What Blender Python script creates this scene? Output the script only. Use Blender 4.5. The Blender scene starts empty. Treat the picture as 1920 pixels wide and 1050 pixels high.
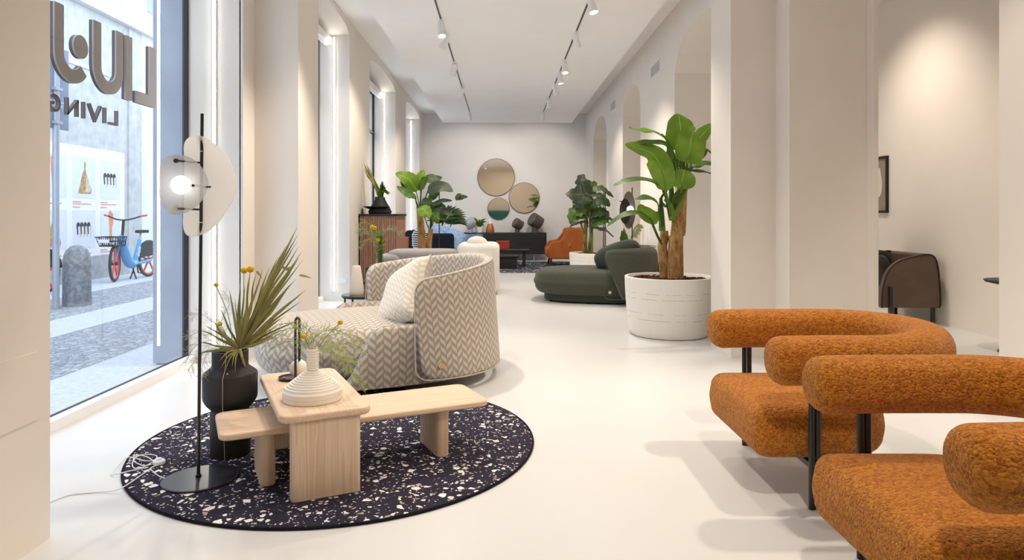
import bpy, bmesh, math, random
from mathutils import Vector, Matrix
C = bpy.context.scene
COL = C.collection
random.seed(7)
PI = math.pi
R = math.radians

# ------------------------------------------------------------------ camera, sky, exposure
FPX, CU, CV, CH = 1250.0, 940.0, 402.0, 1.25       # focal length and horizon point for a 1920x1050 frame
cam_d = bpy.data.cameras.new('camera'); cam = bpy.data.objects.new('camera', cam_d); COL.objects.link(cam)
cam.location = (0, 0, CH); cam.rotation_euler = (R(90), 0, 0)
cam_d.sensor_width = 36; cam_d.lens = FPX/1920*36
cam_d.shift_x = (960-CU)/1920; cam_d.shift_y = -(525-CV)/1920
cam_d.clip_start = .05; cam_d.clip_end = 200
C.camera = cam
C.view_settings.view_transform = 'Standard'; C.view_settings.look = 'None'
C.view_settings.gamma = 1; C.view_settings.use_curve_mapping = False
C.view_settings.exposure = 0.75
world = bpy.data.worlds.new('sky'); C.world = world; world.use_nodes = True
bg = world.node_tree.nodes['Background']
bg.inputs[0].default_value = (.80, .89, 1.0, 1); bg.inputs[1].default_value = 2.3
SPOT_W = 95.0
LAMP_COL = (1.0, .865, .72)
C.cycles.max_bounces = 10; C.cycles.diffuse_bounces = 6; C.cycles.transparent_max_bounces = 16
C.cycles.caustics_reflective = False; C.cycles.caustics_refractive = False
C.cycles.sample_clamp_indirect = 6

def lamp_spot(loc, target, power, size=1.9, blend=.6, radius=.07, col=LAMP_COL):
    d = bpy.data.lights.new('spot_lamp', 'SPOT'); d.energy = power; d.spot_size = size; d.spot_blend = blend
    d.shadow_soft_size = radius; d.color = col
    o = bpy.data.objects.new('spot_lamp', d); COL.objects.link(o); o.location = loc
    o.rotation_euler = (Vector(target)-Vector(loc)).to_track_quat('-Z', 'Y').to_euler()
    return o

# ------------------------------------------------------------------ helpers
def W(u, v, Y):
    return Vector(((u-CU)/FPX*Y, Y, CH-(v-CV)/FPX*Y))
def cr(P, n=6):
    P = [Vector(p) for p in P]; out = []
    if len(P) < 3:
        return [P[0].lerp(P[-1], i/n) for i in range(n+1)]
    for i in range(len(P)-1):
        p0 = P[i-1] if i else P[0]*2-P[1]; p1 = P[i]; p2 = P[i+1]
        p3 = P[i+2] if i+2 < len(P) else P[-1]*2-P[-2]
        for k in range(n):
            t = k/n
            out.append(.5*((2*p1)+(p2-p0)*t+(2*p0-5*p1+4*p2-p3)*t*t+(3*p1-p0-3*p2+p3)*t**3))
    out.append(P[-1]); return out

class B:
    def __init__(s): s.v = []; s.f = []; s.uv = []
    def add(s, p, uv=None): s.v.append(tuple(p)); s.uv.append(uv); return len(s.v)-1
    def box(s, a, b, M=None):
        x0, y0, z0 = a; x1, y1, z1 = b; k = len(s.v)
        for z in (z0, z1):
            for x, y in ((x0, y0), (x1, y0), (x1, y1), (x0, y1)):
                p = Vector((x, y, z)); s.add(M @ p if M else p)
        for q in ((3,2,1,0),(4,5,6,7),(0,1,5,4),(1,2,6,5),(2,3,7,6),(3,0,4,7)): s.f.append([k+i for i in q])
        return s
    def tube(s, P, r, n=8, closed=False, sq=None):
        P = [Vector(p) for p in P]; m = len(P); k = len(s.v)
        rad = r if isinstance(r, (list, tuple)) else [r]*m
        T = []
        for i in range(m):
            a = P[(i-1) % m] if (i or closed) else P[0]; b = P[(i+1) % m] if (i < m-1 or closed) else P[-1]
            t = (b-a); T.append(t.normalized() if t.length > 1e-9 else Vector((0,0,1)))
        up = Vector((0,0,1)) if abs(T[0].z) < .9 else Vector((1,0,0))
        nn = T[0].cross(up).normalized(); N = []
        for i in range(m):
            nn = (nn-T[i]*nn.dot(T[i])); nn = nn.normalized() if nn.length > 1e-9 else Vector((1,0,0))
            N.append(nn)
        L = 0
        for i in range(m):
            if i: L += (P[i]-P[i-1]).length
            bb = T[i].cross(N[i])
            for j in range(n):
                a = 2*PI*j/n
                c, d = math.cos(a), math.sin(a)
                if sq: c = math.copysign(abs(c)**sq, c); d = math.copysign(abs(d)**sq, d)
                s.add(P[i]+(N[i]*c+bb*d)*rad[i], (L, j/n*2*PI*max(rad)))
        for i in range(m if closed else m-1):
            for j in range(n):
                i2 = (i+1) % m
                s.f.append([k+i*n+j, k+i*n+(j+1) % n, k+i2*n+(j+1) % n, k+i2*n+j])
        if not closed:
            s.f.append([k+j for j in range(n)][::-1]); s.f.append([k+(m-1)*n+j for j in range(n)])
        return s
    def lathe(s, prof, n=32, c=(0,0,0), M=None, cap=True):
        k = len(s.v); c = Vector(c); m = len(prof)
        for r, z in prof:
            for j in range(n):
                a = 2*PI*j/n; p = Vector((r*math.cos(a), r*math.sin(a), z))
                p = (M @ p if M else p)+c; s.add(p, (a*max(r, .01), z))
        for i in range(m-1):
            for j in range(n): s.f.append([k+i*n+j, k+i*n+(j+1) % n, k+(i+1)*n+(j+1) % n, k+(i+1)*n+j])
        if cap:
            s.f.append([k+j for j in range(n)][::-1]); s.f.append([k+(m-1)*n+j for j in range(n)])
        return s
    def sphere(s, c, r, n=20, sc=(1,1,1)):
        h = n//2
        prof = [(max(r*math.sin(PI*i/h), r*.01), -r*math.cos(PI*i/h)) for i in range(h+1)]
        return s.lathe(prof, n, c, Matrix.Diagonal(Vector(sc)))
    def prism(s, poly, d0, d1, M=None):
        k = len(s.v); n = len(poly)
        for d in (d0, d1):
            for x, y in poly:
                p = Vector((x, y, d)); s.add(M @ p if M else p)
        s.f.append([k+i for i in range(n)][::-1]); s.f.append([k+n+i for i in range(n)])
        for i in range(n): s.f.append([k+i, k+(i+1) % n, k+n+(i+1) % n, k+n+i])
        return s
    def puff(s, out, z0, z1, r, dome=0, domeb=0, M=None, seg=5, belly=0, cen=None):
        """solid from a convex plan outline with rounded top and bottom edges"""
        n = len(out); out = [Vector((p[0], p[1], 0)) for p in out]
        cx = cen or (sum(p.x for p in out)/n, sum(p.y for p in out)/n); cxv = Vector((cx[0], cx[1], 0))
        nor = []
        for i in range(n):
            t = out[(i+1) % n]-out[i-1]; nor.append(Vector((t.y, -t.x, 0)).normalized())
        if sum((out[i]-cxv).dot(nor[i]) for i in range(n)) < 0: nor = [-a for a in nor]
        arc = [0]
        for i in range(1, n): arc.append(arc[-1]+(out[i]-out[i-1]).length)
        rings = []
        for sc in (.0, .35, .7, .9): rings.append(('c', sc, z0))
        for i in range(seg+1):
            a = PI/2*(1-i/seg); rings.append(('o', r*(1-math.cos(a)), z0+r-r*math.sin(a)))
        if belly:
            for q in (.25, .5, .75): rings.append(('o', -belly*math.sin(PI*q), z0+r+(z1-z0-2*r)*q))
        for i in range(seg+1):
            a = PI/2*i/seg; rings.append(('o', r*(1-math.cos(a)), z1-r+r*math.sin(a)))
        for sc in (.9, .7, .35, .0): rings.append(('t', sc, z1))
        k = len(s.v)
        for kind, q, z in rings:
            for i in range(n):
                if kind == 'o': p = out[i]-nor[i]*q
                else:
                    e = out[i]-nor[i]*r; p = cxv+(e-cxv)*max(q, .004)
                    z_ = z+(dome if kind == 't' else -domeb)*(1-q*q)
                p = Vector((p.x, p.y, z if kind == 'o' else z_))
                s.add(M @ p if M else p, (arc[i], z))
        for a in range(len(rings)-1):
            for i in range(n): s.f.append([k+a*n+i, k+a*n+(i+1) % n, k+(a+1)*n+(i+1) % n, k+(a+1)*n+i])
        s.f.append([k+i for i in range(n)][::-1]); s.f.append([k+(len(rings)-1)*n+i for i in range(n)])
        return s
    def leaf(s, pts, hw, nrm, n=5, fold=.2, wave=.0, lobes=0, tipw=.03, sh=(.7, .62), curl=0, ph=None):
        P = cr(pts, n); m = len(P); k = len(s.v); nrm = Vector(nrm); ph = random.random()*6 if ph is None else ph
        S = (-1, -.55, 0, .55, 1)
        for i, p in enumerate(P):
            t = i/(m-1)
            tg = (P[min(i+1, m-1)]-P[max(i-1, 0)]).normalized()
            cd = tg.cross(nrm); cd = cd.normalized() if cd.length > 1e-6 else Vector((1,0,0))
            up = cd.cross(tg).normalized()
            w = hw*max(math.sin(PI*min(max(t, .0)**sh[0], 1))**sh[1] if 0 < t < 1 else 0, tipw)
            if lobes: w *= 1-.28*abs(math.sin(t*PI*lobes))**3
            for q in S:
                d = abs(q)*fold*w+wave*hw*math.sin(t*13+ph+q*2.2)*abs(q)-curl*w*q*q
                s.add(p+cd*(q*w)+up*d, (q, t))
        for i in range(m-1):
            for j in range(4): s.f.append([k+i*5+j, k+i*5+j+1, k+(i+1)*5+j+1, k+(i+1)*5+j])
        return s
    def make(s, name, mat, parent=None, uv='auto', smooth=True, ang=38, fixn=True):
        me = bpy.data.meshes.new(name); me.from_pydata(s.v, [], s.f)
        if fixn:
            bm = bmesh.new(); bm.from_mesh(me); bmesh.ops.recalc_face_normals(bm, faces=bm.faces); bm.to_mesh(me); bm.free()
        if uv == 'auto': uv = 'vert' if any(s.uv) else None
        if uv:
            lay = me.uv_layers.new(name='UVMap').data
            for p in me.polygons:
                nz = abs(p.normal.z)
                for li in p.loop_indices:
                    vi = me.loops[li].vertex_index; co = s.v[vi]
                    if uv == 'mix' and nz > .62: c = (co[0], co[1])
                    elif uv == 'xy': c = (co[0], co[1])
                    elif uv == 'xz': c = (co[0], co[2])
                    else: c = s.uv[vi] or (co[0], co[1])
                    lay[li].uv = c
        if smooth:
            me.polygons.foreach_set('use_smooth', [True]*len(me.polygons)); me.set_sharp_from_angle(angle=R(ang))
        if mat: me.materials.append(mat)
        o = bpy.data.objects.new(name, me); COL.objects.link(o)
        if parent: o.parent = parent
        return o

def tag(o, label, cat, group=None, kind=None):
    o['label'] = label; o['category'] = cat
    if group: o['group'] = group
    if kind: o['kind'] = kind
    return o
def thing(name, label, cat, loc=(0,0,0), rz=0, group=None):
    o = bpy.data.objects.new(name, None); COL.objects.link(o); o.location = loc; o.rotation_euler = (0, 0, rz)
    o.empty_display_size = .1
    return tag(o, label, cat, group)
def struct(o, label=None):
    o['kind'] = 'structure'
    if label: o['label'] = label
    return o
def copy_tree(o, parent=None):
    kids = list(o.children); c = o.copy(); COL.objects.link(c); c.parent = parent
    for k in kids: copy_tree(k, c)
    return c
def rrect(w, d, r, n=6, rs=None):
    rs = rs or (r, r, r, r); out = []
    for (sx, sy), rr, a0 in zip(((1, 1), (-1, 1), (-1, -1), (1, -1)), rs, (0, 90, 180, 270)):
        cx, cy = sx*(w/2-rr), sy*(d/2-rr)
        for i in range(n+1):
            a = R(a0+90*i/n); out.append((cx+rr*math.cos(a), cy+rr*math.sin(a)))
    return out

# ------------------------------------------------------------------ materials
class G:
    """tiny node graph builder"""
    def __init__(s, name):
        s.m = bpy.data.materials.new(name); s.m.use_nodes = True; s.t = s.m.node_tree
        s.bsdf = s.t.nodes['Principled BSDF']; s.out = s.t.nodes['Material Output']
    def n(s, typ, **kw):
        nd = s.t.nodes.new(typ)
        for k, v in kw.items(): setattr(nd, k, v)
        return nd
    def l(s, a, b): s.t.links.new(a, b)
    def put(s, sock, val):
        if hasattr(val, 'is_linked') or isinstance(val, bpy.types.NodeSocket): s.l(val, sock)
        else: sock.default_value = val
    def math(s, op, a, b=0.0, c=0.0):
        nd = s.n('ShaderNodeMath', operation=op); s.put(nd.inputs[0], a); s.put(nd.inputs[1], b)
        if op in ('MULTIPLY_ADD', 'COMPARE'): s.put(nd.inputs[2], c)
        return nd.outputs[0]
    def coord(s, kind='Object', scale=(1,1,1), rot=(0,0,0), loc=(0,0,0)):
        tc = s.n('ShaderNodeTexCoord'); mp = s.n('ShaderNodeMapping')
        mp.inputs['Scale'].default_value = scale; mp.inputs['Rotation'].default_value = rot; mp.inputs['Location'].default_value = loc
        s.l(tc.outputs[kind], mp.inputs[0]); return mp.outputs[0]
    def noise(s, vec, scale, detail=3, rough=.5, dist=0):
        nd = s.n('ShaderNodeTexNoise'); s.l(vec, nd.inputs['Vector']); nd.inputs['Scale'].default_value = scale
        nd.inputs['Detail'].default_value = detail; nd.inputs['Roughness'].default_value = rough; nd.inputs['Distortion'].default_value = dist
        return nd.outputs['Fac']
    def voro(s, vec, scale, feature='F1', rnd=1):
        nd = s.n('ShaderNodeTexVoronoi', feature=feature); s.l(vec, nd.inputs['Vector']); nd.inputs['Scale'].default_value = scale
        nd.inputs['Randomness'].default_value = rnd; return nd
    def ramp(s, fac, stops):
        nd = s.n('ShaderNodeValToRGB'); s.l(fac, nd.inputs[0]); e = nd.color_ramp.elements
        while len(e) < len(stops): e.new(.5)
        for i, (p, c) in enumerate(stops): e[i].position = p; e[i].color = (*c, 1) if len(c) == 3 else c
        return nd.outputs[0]
    def mix(s, fac, a, b, typ='MIX'):
        nd = s.n('ShaderNodeMix', data_type='RGBA', blend_type=typ)
        s.put(nd.inputs[0], fac)
        for sk, v in ((nd.inputs[6], a), (nd.inputs[7], b)):
            if isinstance(v, tuple): sk.default_value = (*v, 1) if len(v) == 3 else v
            else: s.l(v, sk)
        return nd.outputs[2]
    def bump(s, h, strength=.3, dist=.01):
        nd = s.n('ShaderNodeBump'); s.l(h, nd.inputs['Height']); nd.inputs['Strength'].default_value = strength
        nd.inputs['Distance'].default_value = dist; s.l(nd.outputs[0], s.bsdf.inputs['Normal'])
    def fin(s, col=None, rough=.5, spec=.5, metal=0, **kw):
        i = s.bsdf.inputs
        if col is not None:
            if isinstance(col, tuple): i['Base Color'].default_value = (*col, 1)
            else: s.l(col, i['Base Color'])
        s.put(i['Roughness'], rough); i['Specular IOR Level'].default_value = spec; i['Metallic'].default_value = metal
        for k, v in kw.items(): s.put(i[k], v)
        return s.m

def plain(name, col, rough=.5, spec=.5, metal=0, var=.05, vs=6, bump=0, bs=60, **kw):
    g = G(name); v = g.coord()
    nz = g.noise(v, vs, 3)
    lo = tuple(c*(1-var) for c in col); hi = tuple(min(c*(1+var), 1) for c in col)
    c = g.ramp(nz, [(.3, lo), (.7, hi)])
    if bump: g.bump(g.noise(v, bs, 3), bump, .004)
    return g.fin(c, rough, spec, metal, **kw)
def emit(name, col, st):
    g = G(name); return g.fin(col, .5, .2, **{'Emission Color': (*col, 1), 'Emission Strength': st})

M = {}
M['wall'] = plain('wall_paint', (.80, .75, .69), .85, .2, var=.015, vs=2, bump=.05, bs=40)
M['wallc'] = plain('back_wall_paint', (.78, .78, .775), .85, .2, var=.015, vs=2)
M['ceil'] = plain('ceiling_paint', (.92, .90, .88), .9, .1, var=.01, vs=2)
M['white'] = plain('white_lacquer', (.86, .85, .83), .4, .4, var=.02)
M['black'] = plain('black_metal', (.018, .017, .017), .38, .5, var=.15)
M['gloss_black'] = plain('glossy_black_plate', (.016, .016, .02), .33, .5, var=0)
M['matt_black'] = plain('matt_black_ceramic', (.022, .020, .020), .55, .4, var=.2, vs=9)
M['brass'] = plain('brass', (.75, .55, .25), .3, .5, 1, var=.05)
M['cream'] = plain('cream_ceramic', (.78, .73, .65), .5, .4, var=.04)
M['plaster'] = plain('white_ribbed_ceramic', (.84, .80, .73), .6, .3, var=.03)
M['led'] = emit('led_light', (1, .95, .88), 24)
M['bulb'] = emit('bulb_glow', (1, .97, .93), 2.2)
M['lens'] = emit('spot_lens_glow', (1, .95, .86), 14)

def floor_mat():
    g = G('white_resin_floor'); v = g.coord()
    c = g.ramp(g.noise(v, 1.2, 4), [(.3, (.645, .65, .65)), (.7, (.66, .665, .665))])
    return g.fin(c, .3, .25)
M['floor'] = floor_mat()

def glass_mat(name, tint=(.93, .97, 1), refl=1.0):
    g = G(name); t = g.t
    tr = g.n('ShaderNodeBsdfTransparent'); tr.inputs[0].default_value = (*tint, 1)
    gl = g.n('ShaderNodeBsdfGlossy'); gl.inputs['Roughness'].default_value = 0
    fr = g.n('ShaderNodeFresnel'); fr.inputs[0].default_value = 1.5
    mx = g.n('ShaderNodeMixShader'); ge = g.n('ShaderNodeNewGeometry')
    front = g.math('SUBTRACT', 1.0, ge.outputs['Backfacing'])
    g.l(g.math('MULTIPLY', g.math('MULTIPLY', fr.outputs[0], refl), front), mx.inputs[0])
    g.l(tr.outputs[0], mx.inputs[1]); g.l(gl.outputs[0], mx.inputs[2]); g.l(mx.outputs[0], g.out.inputs[0])
    return g.m
M['glass'] = glass_mat('window_glass')
M['smoke'] = glass_mat('smoked_glass', (.22, .21, .22), 1.5)
M['clearglass'] = glass_mat('clear_vase_glass', (.85, .88, .88))

def mirror_mat():
    g = G('bronze_mirror'); return g.fin((.74, .68, .60), .03, .5, 1)
M['mirror'] = mirror_mat()

def terrazzo(name, base, scale=1.0):
    g = G(name); v0 = g.coord()
    nz = g.n('ShaderNodeTexNoise'); g.l(v0, nz.inputs['Vector']); nz.inputs['Scale'].default_value = 18*scale
    vm = g.n('ShaderNodeVectorMath', operation='MULTIPLY_ADD'); g.l(nz.outputs['Color'], vm.inputs[0])
    vm.inputs[1].default_value = (.03, .03, 0); g.l(v0, vm.inputs[2]); v = vm.outputs[0]
    col = g.mix(g.noise(v0, 60*scale, 2), base, tuple(c*1.7 for c in base))
    for sc, thr, keep in ((92, .14, .84), (46, .14, .77), (25, .11, .82)):
        e = g.voro(v, sc*scale, 'DISTANCE_TO_EDGE'); f = g.voro(v, sc*scale, 'F1')
        sep = g.n('ShaderNodeSeparateColor'); g.l(f.outputs['Color'], sep.inputs[0])
        on = g.math('MULTIPLY', g.math('GREATER_THAN', e.outputs['Distance'], g.math('MULTIPLY_ADD', sep.outputs[1], .16, thr)),
                    g.math('GREATER_THAN', sep.outputs[0], keep))
        chip = g.ramp(sep.outputs[2], [(0, (.83, .81, .80)), (.62, (.80, .76, .72)), (.70, (.42, .40, .42)), (.82, (.45, .34, .17)), (.92, (.58, .42, .36)), (1, (.8, .78, .76))])
        col = g.mix(on, col, chip)
    g.bump(g.noise(v0, 300, 2), .3, .003)
    return g.fin(col, .95, .1)
M['rug'] = terrazzo('terrazzo_pattern_rug', (.021, .019, .032))
M['rug_far'] = terrazzo('terrazzo_pattern_far_rug', (.03, .035, .06), .55)
M['rug_edge'] = plain('rug_binding', (.012, .011, .018), .9, .1)

def wood(name, lo, hi, axis, scale=1.0, rough=.5, ring=32):
    g = G(name); sc = [ring, ring, ring]; sc[axis] = ring*.025
    v = g.coord(scale=tuple(q*scale for q in sc))
    n1 = g.noise(v, 1.0, 4, .55, .6)
    w = g.math('FRACT', g.math('MULTIPLY', n1, 5.0))
    fine = g.noise(g.coord(scale=tuple((9 if i == axis else 260)*scale for i in range(3))), 1, 2)
    f = g.math('MULTIPLY_ADD', fine, .35, g.math('MULTIPLY', w, .65))
    c = g.ramp(f, [(.15, lo), (.75, hi)])
    g.bump(f, .06, .002)
    return g.fin(c, rough, .35)
M['ash_top'] = wood('ash_wood_top', (.62, .44, .30), (.72, .55, .405), 1)
M['ash_bench'] = wood('ash_wood_bench', (.62, .44, .30), (.72, .55, .405), 0)
M['ash_leg'] = wood('ash_wood_leg', (.61, .43, .285), (.73, .57, .425), 2)
M['dark_wood'] = wood('black_stained_wood', (.012, .012, .013), (.028, .027, .027), 0)
M['slat_wood'] = wood('walnut_slats', (.30, .14, .09), (.46, .25, .165), 2, 1, .5)

def chevron(name, light, dark, w=.050, h=.058):
    g = G(name); tc = g.n('ShaderNodeTexCoord'); sp = g.n('ShaderNodeSeparateXYZ'); g.l(tc.outputs['UV'], sp.inputs[0])
    a = g.math('DIVIDE', sp.outputs[0], w); i = g.math('FLOOR', a); fu = g.math('SUBTRACT', a, i)
    sgn = g.math('MULTIPLY_ADD', g.math('FLOORED_MODULO', i, 2.0), 2.0, -1.0)
    sh = g.math('MULTIPLY', g.math('MULTIPLY', g.math('SUBTRACT', fu, .5), sgn), .72)
    b = g.math('ADD', g.math('DIVIDE', sp.outputs[1], h), sh)
    b = g.math('ADD', b, g.math('MULTIPLY', g.math('FLOORED_MODULO', i, 2.0), .5))
    fb = g.math('FRACT', b)
    on = g.math('LESS_THAN', fb, .5)
    gap = g.math('MULTIPLY', g.math('GREATER_THAN', fu, .06), g.math('LESS_THAN', fu, .94))
    on = g.math('MULTIPLY', on, gap)
    rib = g.math('SINE', g.math('MULTIPLY', sp.outputs[1], 2*PI/.0075))
    nz = g.noise(g.coord(), 160, 2)
    d2 = g.mix(g.math('MULTIPLY_ADD', rib, .3, .35), dark, tuple(c*1.25 for c in dark))
    col = g.mix(on, d2, light)
    hh = g.math('ADD', g.math('MULTIPLY', on, .9), g.math('ADD', g.math('MULTIPLY', rib, .25), nz))
    g.bump(hh, .35, .004)
    return g.fin(col, .95, .1, **{'Sheen Weight': .2})
M['chev'] = chevron('chevron_weave_fabric', (.60, .54, .475), (.345, .30, .245))
M['chev_light'] = chevron('chevron_weave_cushion', (.78, .72, .64), (.60, .53, .45), .04, .044)
M['piping'] = plain('fabric_piping', (.52, .48, .43), .9, .1)
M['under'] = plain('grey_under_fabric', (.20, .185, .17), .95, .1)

def boucle(name, lo, mid, hi, sc=105, st=.9, dist=.008):
    g = G(name); v = g.coord()
    nz = g.n('ShaderNodeTexNoise'); g.l(v, nz.inputs['Vector']); nz.inputs['Scale'].default_value = 70
    vm = g.n('ShaderNodeVectorMath', operation='MULTIPLY_ADD'); g.l(nz.outputs['Color'], vm.inputs[0])
    vm.inputs[1].default_value = (.012, .012, .012); g.l(v, vm.inputs[2])
    f = g.voro(vm.outputs[0], sc, 'F1')
    h = g.math('SUBTRACT', 1.0, f.outputs['Distance'])
    n2 = g.noise(v, 210, 3, .6)
    sep = g.n('ShaderNodeSeparateColor'); g.l(f.outputs['Color'], sep.inputs[0])
    c = g.ramp(g.math('MULTIPLY_ADD', n2, .6, g.math('MULTIPLY', sep.outputs[0], .4)), [(.22, lo), (.5, mid), (.8, hi)])
    g.bump(g.math('MULTIPLY_ADD', n2, .4, h), st, dist)
    return g.fin(c, .95, .1, **{'Sheen Weight': .15})
M['boucle'] = boucle('rust_boucle', (.27, .075, .008), (.48, .165, .016), (.64, .265, .036), 120)
M['green'] = boucle('dark_green_wool', (.045, .050, .034), (.068, .074, .052), (.095, .10, .075), 260, .3, .003)
M['greenp'] = boucle('dark_green_cushion_wool', (.034, .042, .034), (.052, .06, .05), (.075, .082, .07), 300, .3, .003)
M['orange_lea'] = plain('orange_leather', (.50, .155, .03), .6, .3, var=.12, bump=.1)
M['orange_dk'] = plain('orange_leather_shell', (.42, .115, .02), .6, .3, var=.1)
M['brown_lea'] = plain('brown_leather', (.115, .078, .056), .55, .35, var=.1, bump=.1, bs=120)
M['brown_dk'] = plain('dark_piping', (.02, .014, .012), .5, .4)
M['brown_cush'] = plain('dark_brown_cushion', (.045, .038, .036), .75, .2, var=.2)
M['white_fab'] = plain('white_boucle', (.82, .78, .71), .95, .1, var=.04, bump=.2, bs=150)
M['grey_fab'] = plain('grey_wool', (.36, .335, .32), .95, .1, var=.08)
M['navy'] = plain('navy_wool', (.012, .016, .028), .9, .1, var=.2)
M['blue'] = plain('light_blue_linen', (.26, .40, .62), .85, .1, var=.25, vs=14)
M['blue_dk'] = plain('mid_blue_linen', (.12, .19, .33), .85, .1, var=.2)
M['teal'] = plain('teal_lacquer', (.02, .17, .18), .5, .3)
M['copper'] = plain('brown_copper_glaze', (.42, .16, .06), .35, .5, .3)
M['red'] = plain('red_lacquer_box', (.35, .04, .02), .5, .4)
M['bronze_gr'] = plain('grey_brown_metal', (.115, .10, .092), .5, .4, .3, var=.2)

def leafm(name, a, b, vein=.5, tr=.25, lines=46):
    g = G(name); v = g.coord(); tc = g.n('ShaderNodeTexCoord'); sp = g.n('ShaderNodeSeparateXYZ'); g.l(tc.outputs['UV'], sp.inputs[0])
    q = g.math('ABSOLUTE', sp.outputs[0])
    c = g.ramp(g.noise(v, 7, 3), [(.3, a), (.7, b)])
    w = g.math('SINE', g.math('MULTIPLY', g.math('SUBTRACT', sp.outputs[1], g.math('MULTIPLY', q, .10)), lines*2*PI))
    w = g.math('MULTIPLY_ADD', w, .5, .5)
    c = g.mix(g.math('MULTIPLY', w, vein*.45), c, tuple(x*.45 for x in a))
    c = g.mix(g.math('LESS_THAN', q, .045), c, tuple(min(x*1.5, 1) for x in b))
    t = g.t
    g.bump(w, .25, .004)
    g.fin(c, .38, .45)
    tl = g.n('ShaderNodeBsdfTranslucent'); g.l(c, tl.inputs[0])
    mx = g.n('ShaderNodeMixShader'); mx.inputs[0].default_value = tr
    g.l(g.bsdf.outputs[0], mx.inputs[1]); g.l(tl.outputs[0], mx.inputs[2]); g.l(mx.outputs[0], g.out.inputs[0])
    return g.m
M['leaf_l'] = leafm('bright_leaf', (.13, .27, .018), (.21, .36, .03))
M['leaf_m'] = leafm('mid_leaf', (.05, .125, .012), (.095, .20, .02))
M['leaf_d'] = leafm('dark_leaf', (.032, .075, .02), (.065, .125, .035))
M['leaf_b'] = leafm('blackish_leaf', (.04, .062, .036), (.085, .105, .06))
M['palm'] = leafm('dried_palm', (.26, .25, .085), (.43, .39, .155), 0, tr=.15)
M['palm_dk'] = leafm('dried_palm_dark', (.18, .18, .055), (.33, .30, .11), 0, tr=.1)  # darker dried tone for every third blade and the wispy strands
M['fern'] = leafm('fern_green', (.22, .27, .10), (.36, .40, .17), 0)
M['grass_gr'] = leafm('dry_grey_grass', (.25, .25, .20), (.40, .39, .31), 0)
M['stem'] = plain('green_stem', (.16, .25, .04), .6, .3, var=.2)
M['yellow'] = plain('yellow_ball_flower', (.72, .47, .02), .9, .1, var=.2, vs=120, bump=.8, bs=400)
M['soil'] = plain('bark_mulch', (.10, .032, .018), .9, .2, var=.7, vs=45, bump=1, bs=60)
M['string'] = plain('pale_string', (.5, .42, .33), .8, .1)
M['cord'] = plain('clear_white_cord', (.75, .75, .75), .35, .5)

def trunk_mat():
    g = G('banana_trunk'); v = g.coord(scale=(1, 1, .35))
    n = g.noise(v, 22, 5, .7, 1.0)
    c = g.ramp(n, [(.28, (.09, .04, .015)), (.42, (.32, .165, .06)), (.58, (.52, .31, .12)), (.8, (.62, .43, .20))])
    g.bump(n, 1, .02)
    return g.fin(c, .8, .2)
M['trunk'] = trunk_mat()
def pot_mat():
    g = G('whitewashed_barrel'); tc = g.n('ShaderNodeTexCoord'); sp = g.n('ShaderNodeSeparateXYZ'); g.l(tc.outputs['Object'], sp.inputs[0])
    ang = g.math('ARCTAN2', sp.outputs[1], sp.outputs[0])
    fa = g.math('FRACT', g.math('MULTIPLY', ang, 22/(2*PI)))
    st = g.math('LESS_THAN', fa, .035)
    nz = g.noise(g.coord(), 9, 4)
    line = None
    for z, t in ((.19, .006), (.255, .004), (.40, .006), (.455, .005)):
        q = g.math('LESS_THAN', g.math('ABSOLUTE', g.math('SUBTRACT', sp.outputs[2], z)), t*.5)
        line = q if line is None else g.math('MAXIMUM', line, q)
    m = g.math('MULTIPLY', g.math('MAXIMUM', g.math('MULTIPLY', line, .75), g.math('MULTIPLY', st, .14)), g.math('GREATER_THAN', nz, .46))
    col = g.mix(m, (.84, .815, .765), (.52, .46, .40))
    g.bump(g.math('SUBTRACT', 0.0, g.math('MAXIMUM', line, g.math('MULTIPLY', st, .5))), .4, .005)
    return g.fin(col, .55, .35)
M['pot'] = pot_mat()
def stripes():
    g = G('black_white_stripes'); tc = g.n('ShaderNodeTexCoord'); sp = g.n('ShaderNodeSeparateXYZ'); g.l(tc.outputs['Object'], sp.inputs[0])
    on = g.math('LESS_THAN', g.math('FRACT', g.math('DIVIDE', sp.outputs[2], .042)), .5)
    return g.fin(g.mix(on, (.8, .8, .8), (.02, .02, .02)), .4)
M['stripes'] = stripes()
def mesh_mat():
    g = G('perforated_white_metal'); tc = g.n('ShaderNodeTexCoord'); sp = g.n('ShaderNodeSeparateXYZ'); g.l(tc.outputs['Object'], sp.inputs[0])
    p = .0058
    def dots(ox, oz):
        x = g.math('SUBTRACT', g.math('FRACT', g.math('ADD', g.math('DIVIDE', sp.outputs[0], p), ox)), .5)
        z = g.math('SUBTRACT', g.math('FRACT', g.math('ADD', g.math('DIVIDE', sp.outputs[2], p*1.732), oz)), .5)
        z = g.math('MULTIPLY', z, 1.732)
        return g.math('LESS_THAN', g.math('SQRT', g.math('ADD', g.math('MULTIPLY', x, x), g.math('MULTIPLY', z, z))), .29)
    hole = g.math('MAXIMUM', dots(0, 0), dots(.5, .5))
    g.fin((.62, .61, .60), .5, .3)
    tl = g.n('ShaderNodeBsdfTranslucent'); tl.inputs[0].default_value = (.85, .84, .83, 1); m0 = g.n('ShaderNodeMixShader'); m0.inputs[0].default_value = .3
    g.l(g.bsdf.outputs[0], m0.inputs[1]); g.l(tl.outputs[0], m0.inputs[2])
    tr = g.n('ShaderNodeBsdfTransparent'); mx = g.n('ShaderNodeMixShader')
    g.l(hole, mx.inputs[0]); g.l(m0.outputs[0], mx.inputs[1]); g.l(tr.outputs[0], mx.inputs[2]); g.l(mx.outputs[0], g.out.inputs[0])
    return g.m
M['perf'] = mesh_mat()
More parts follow.
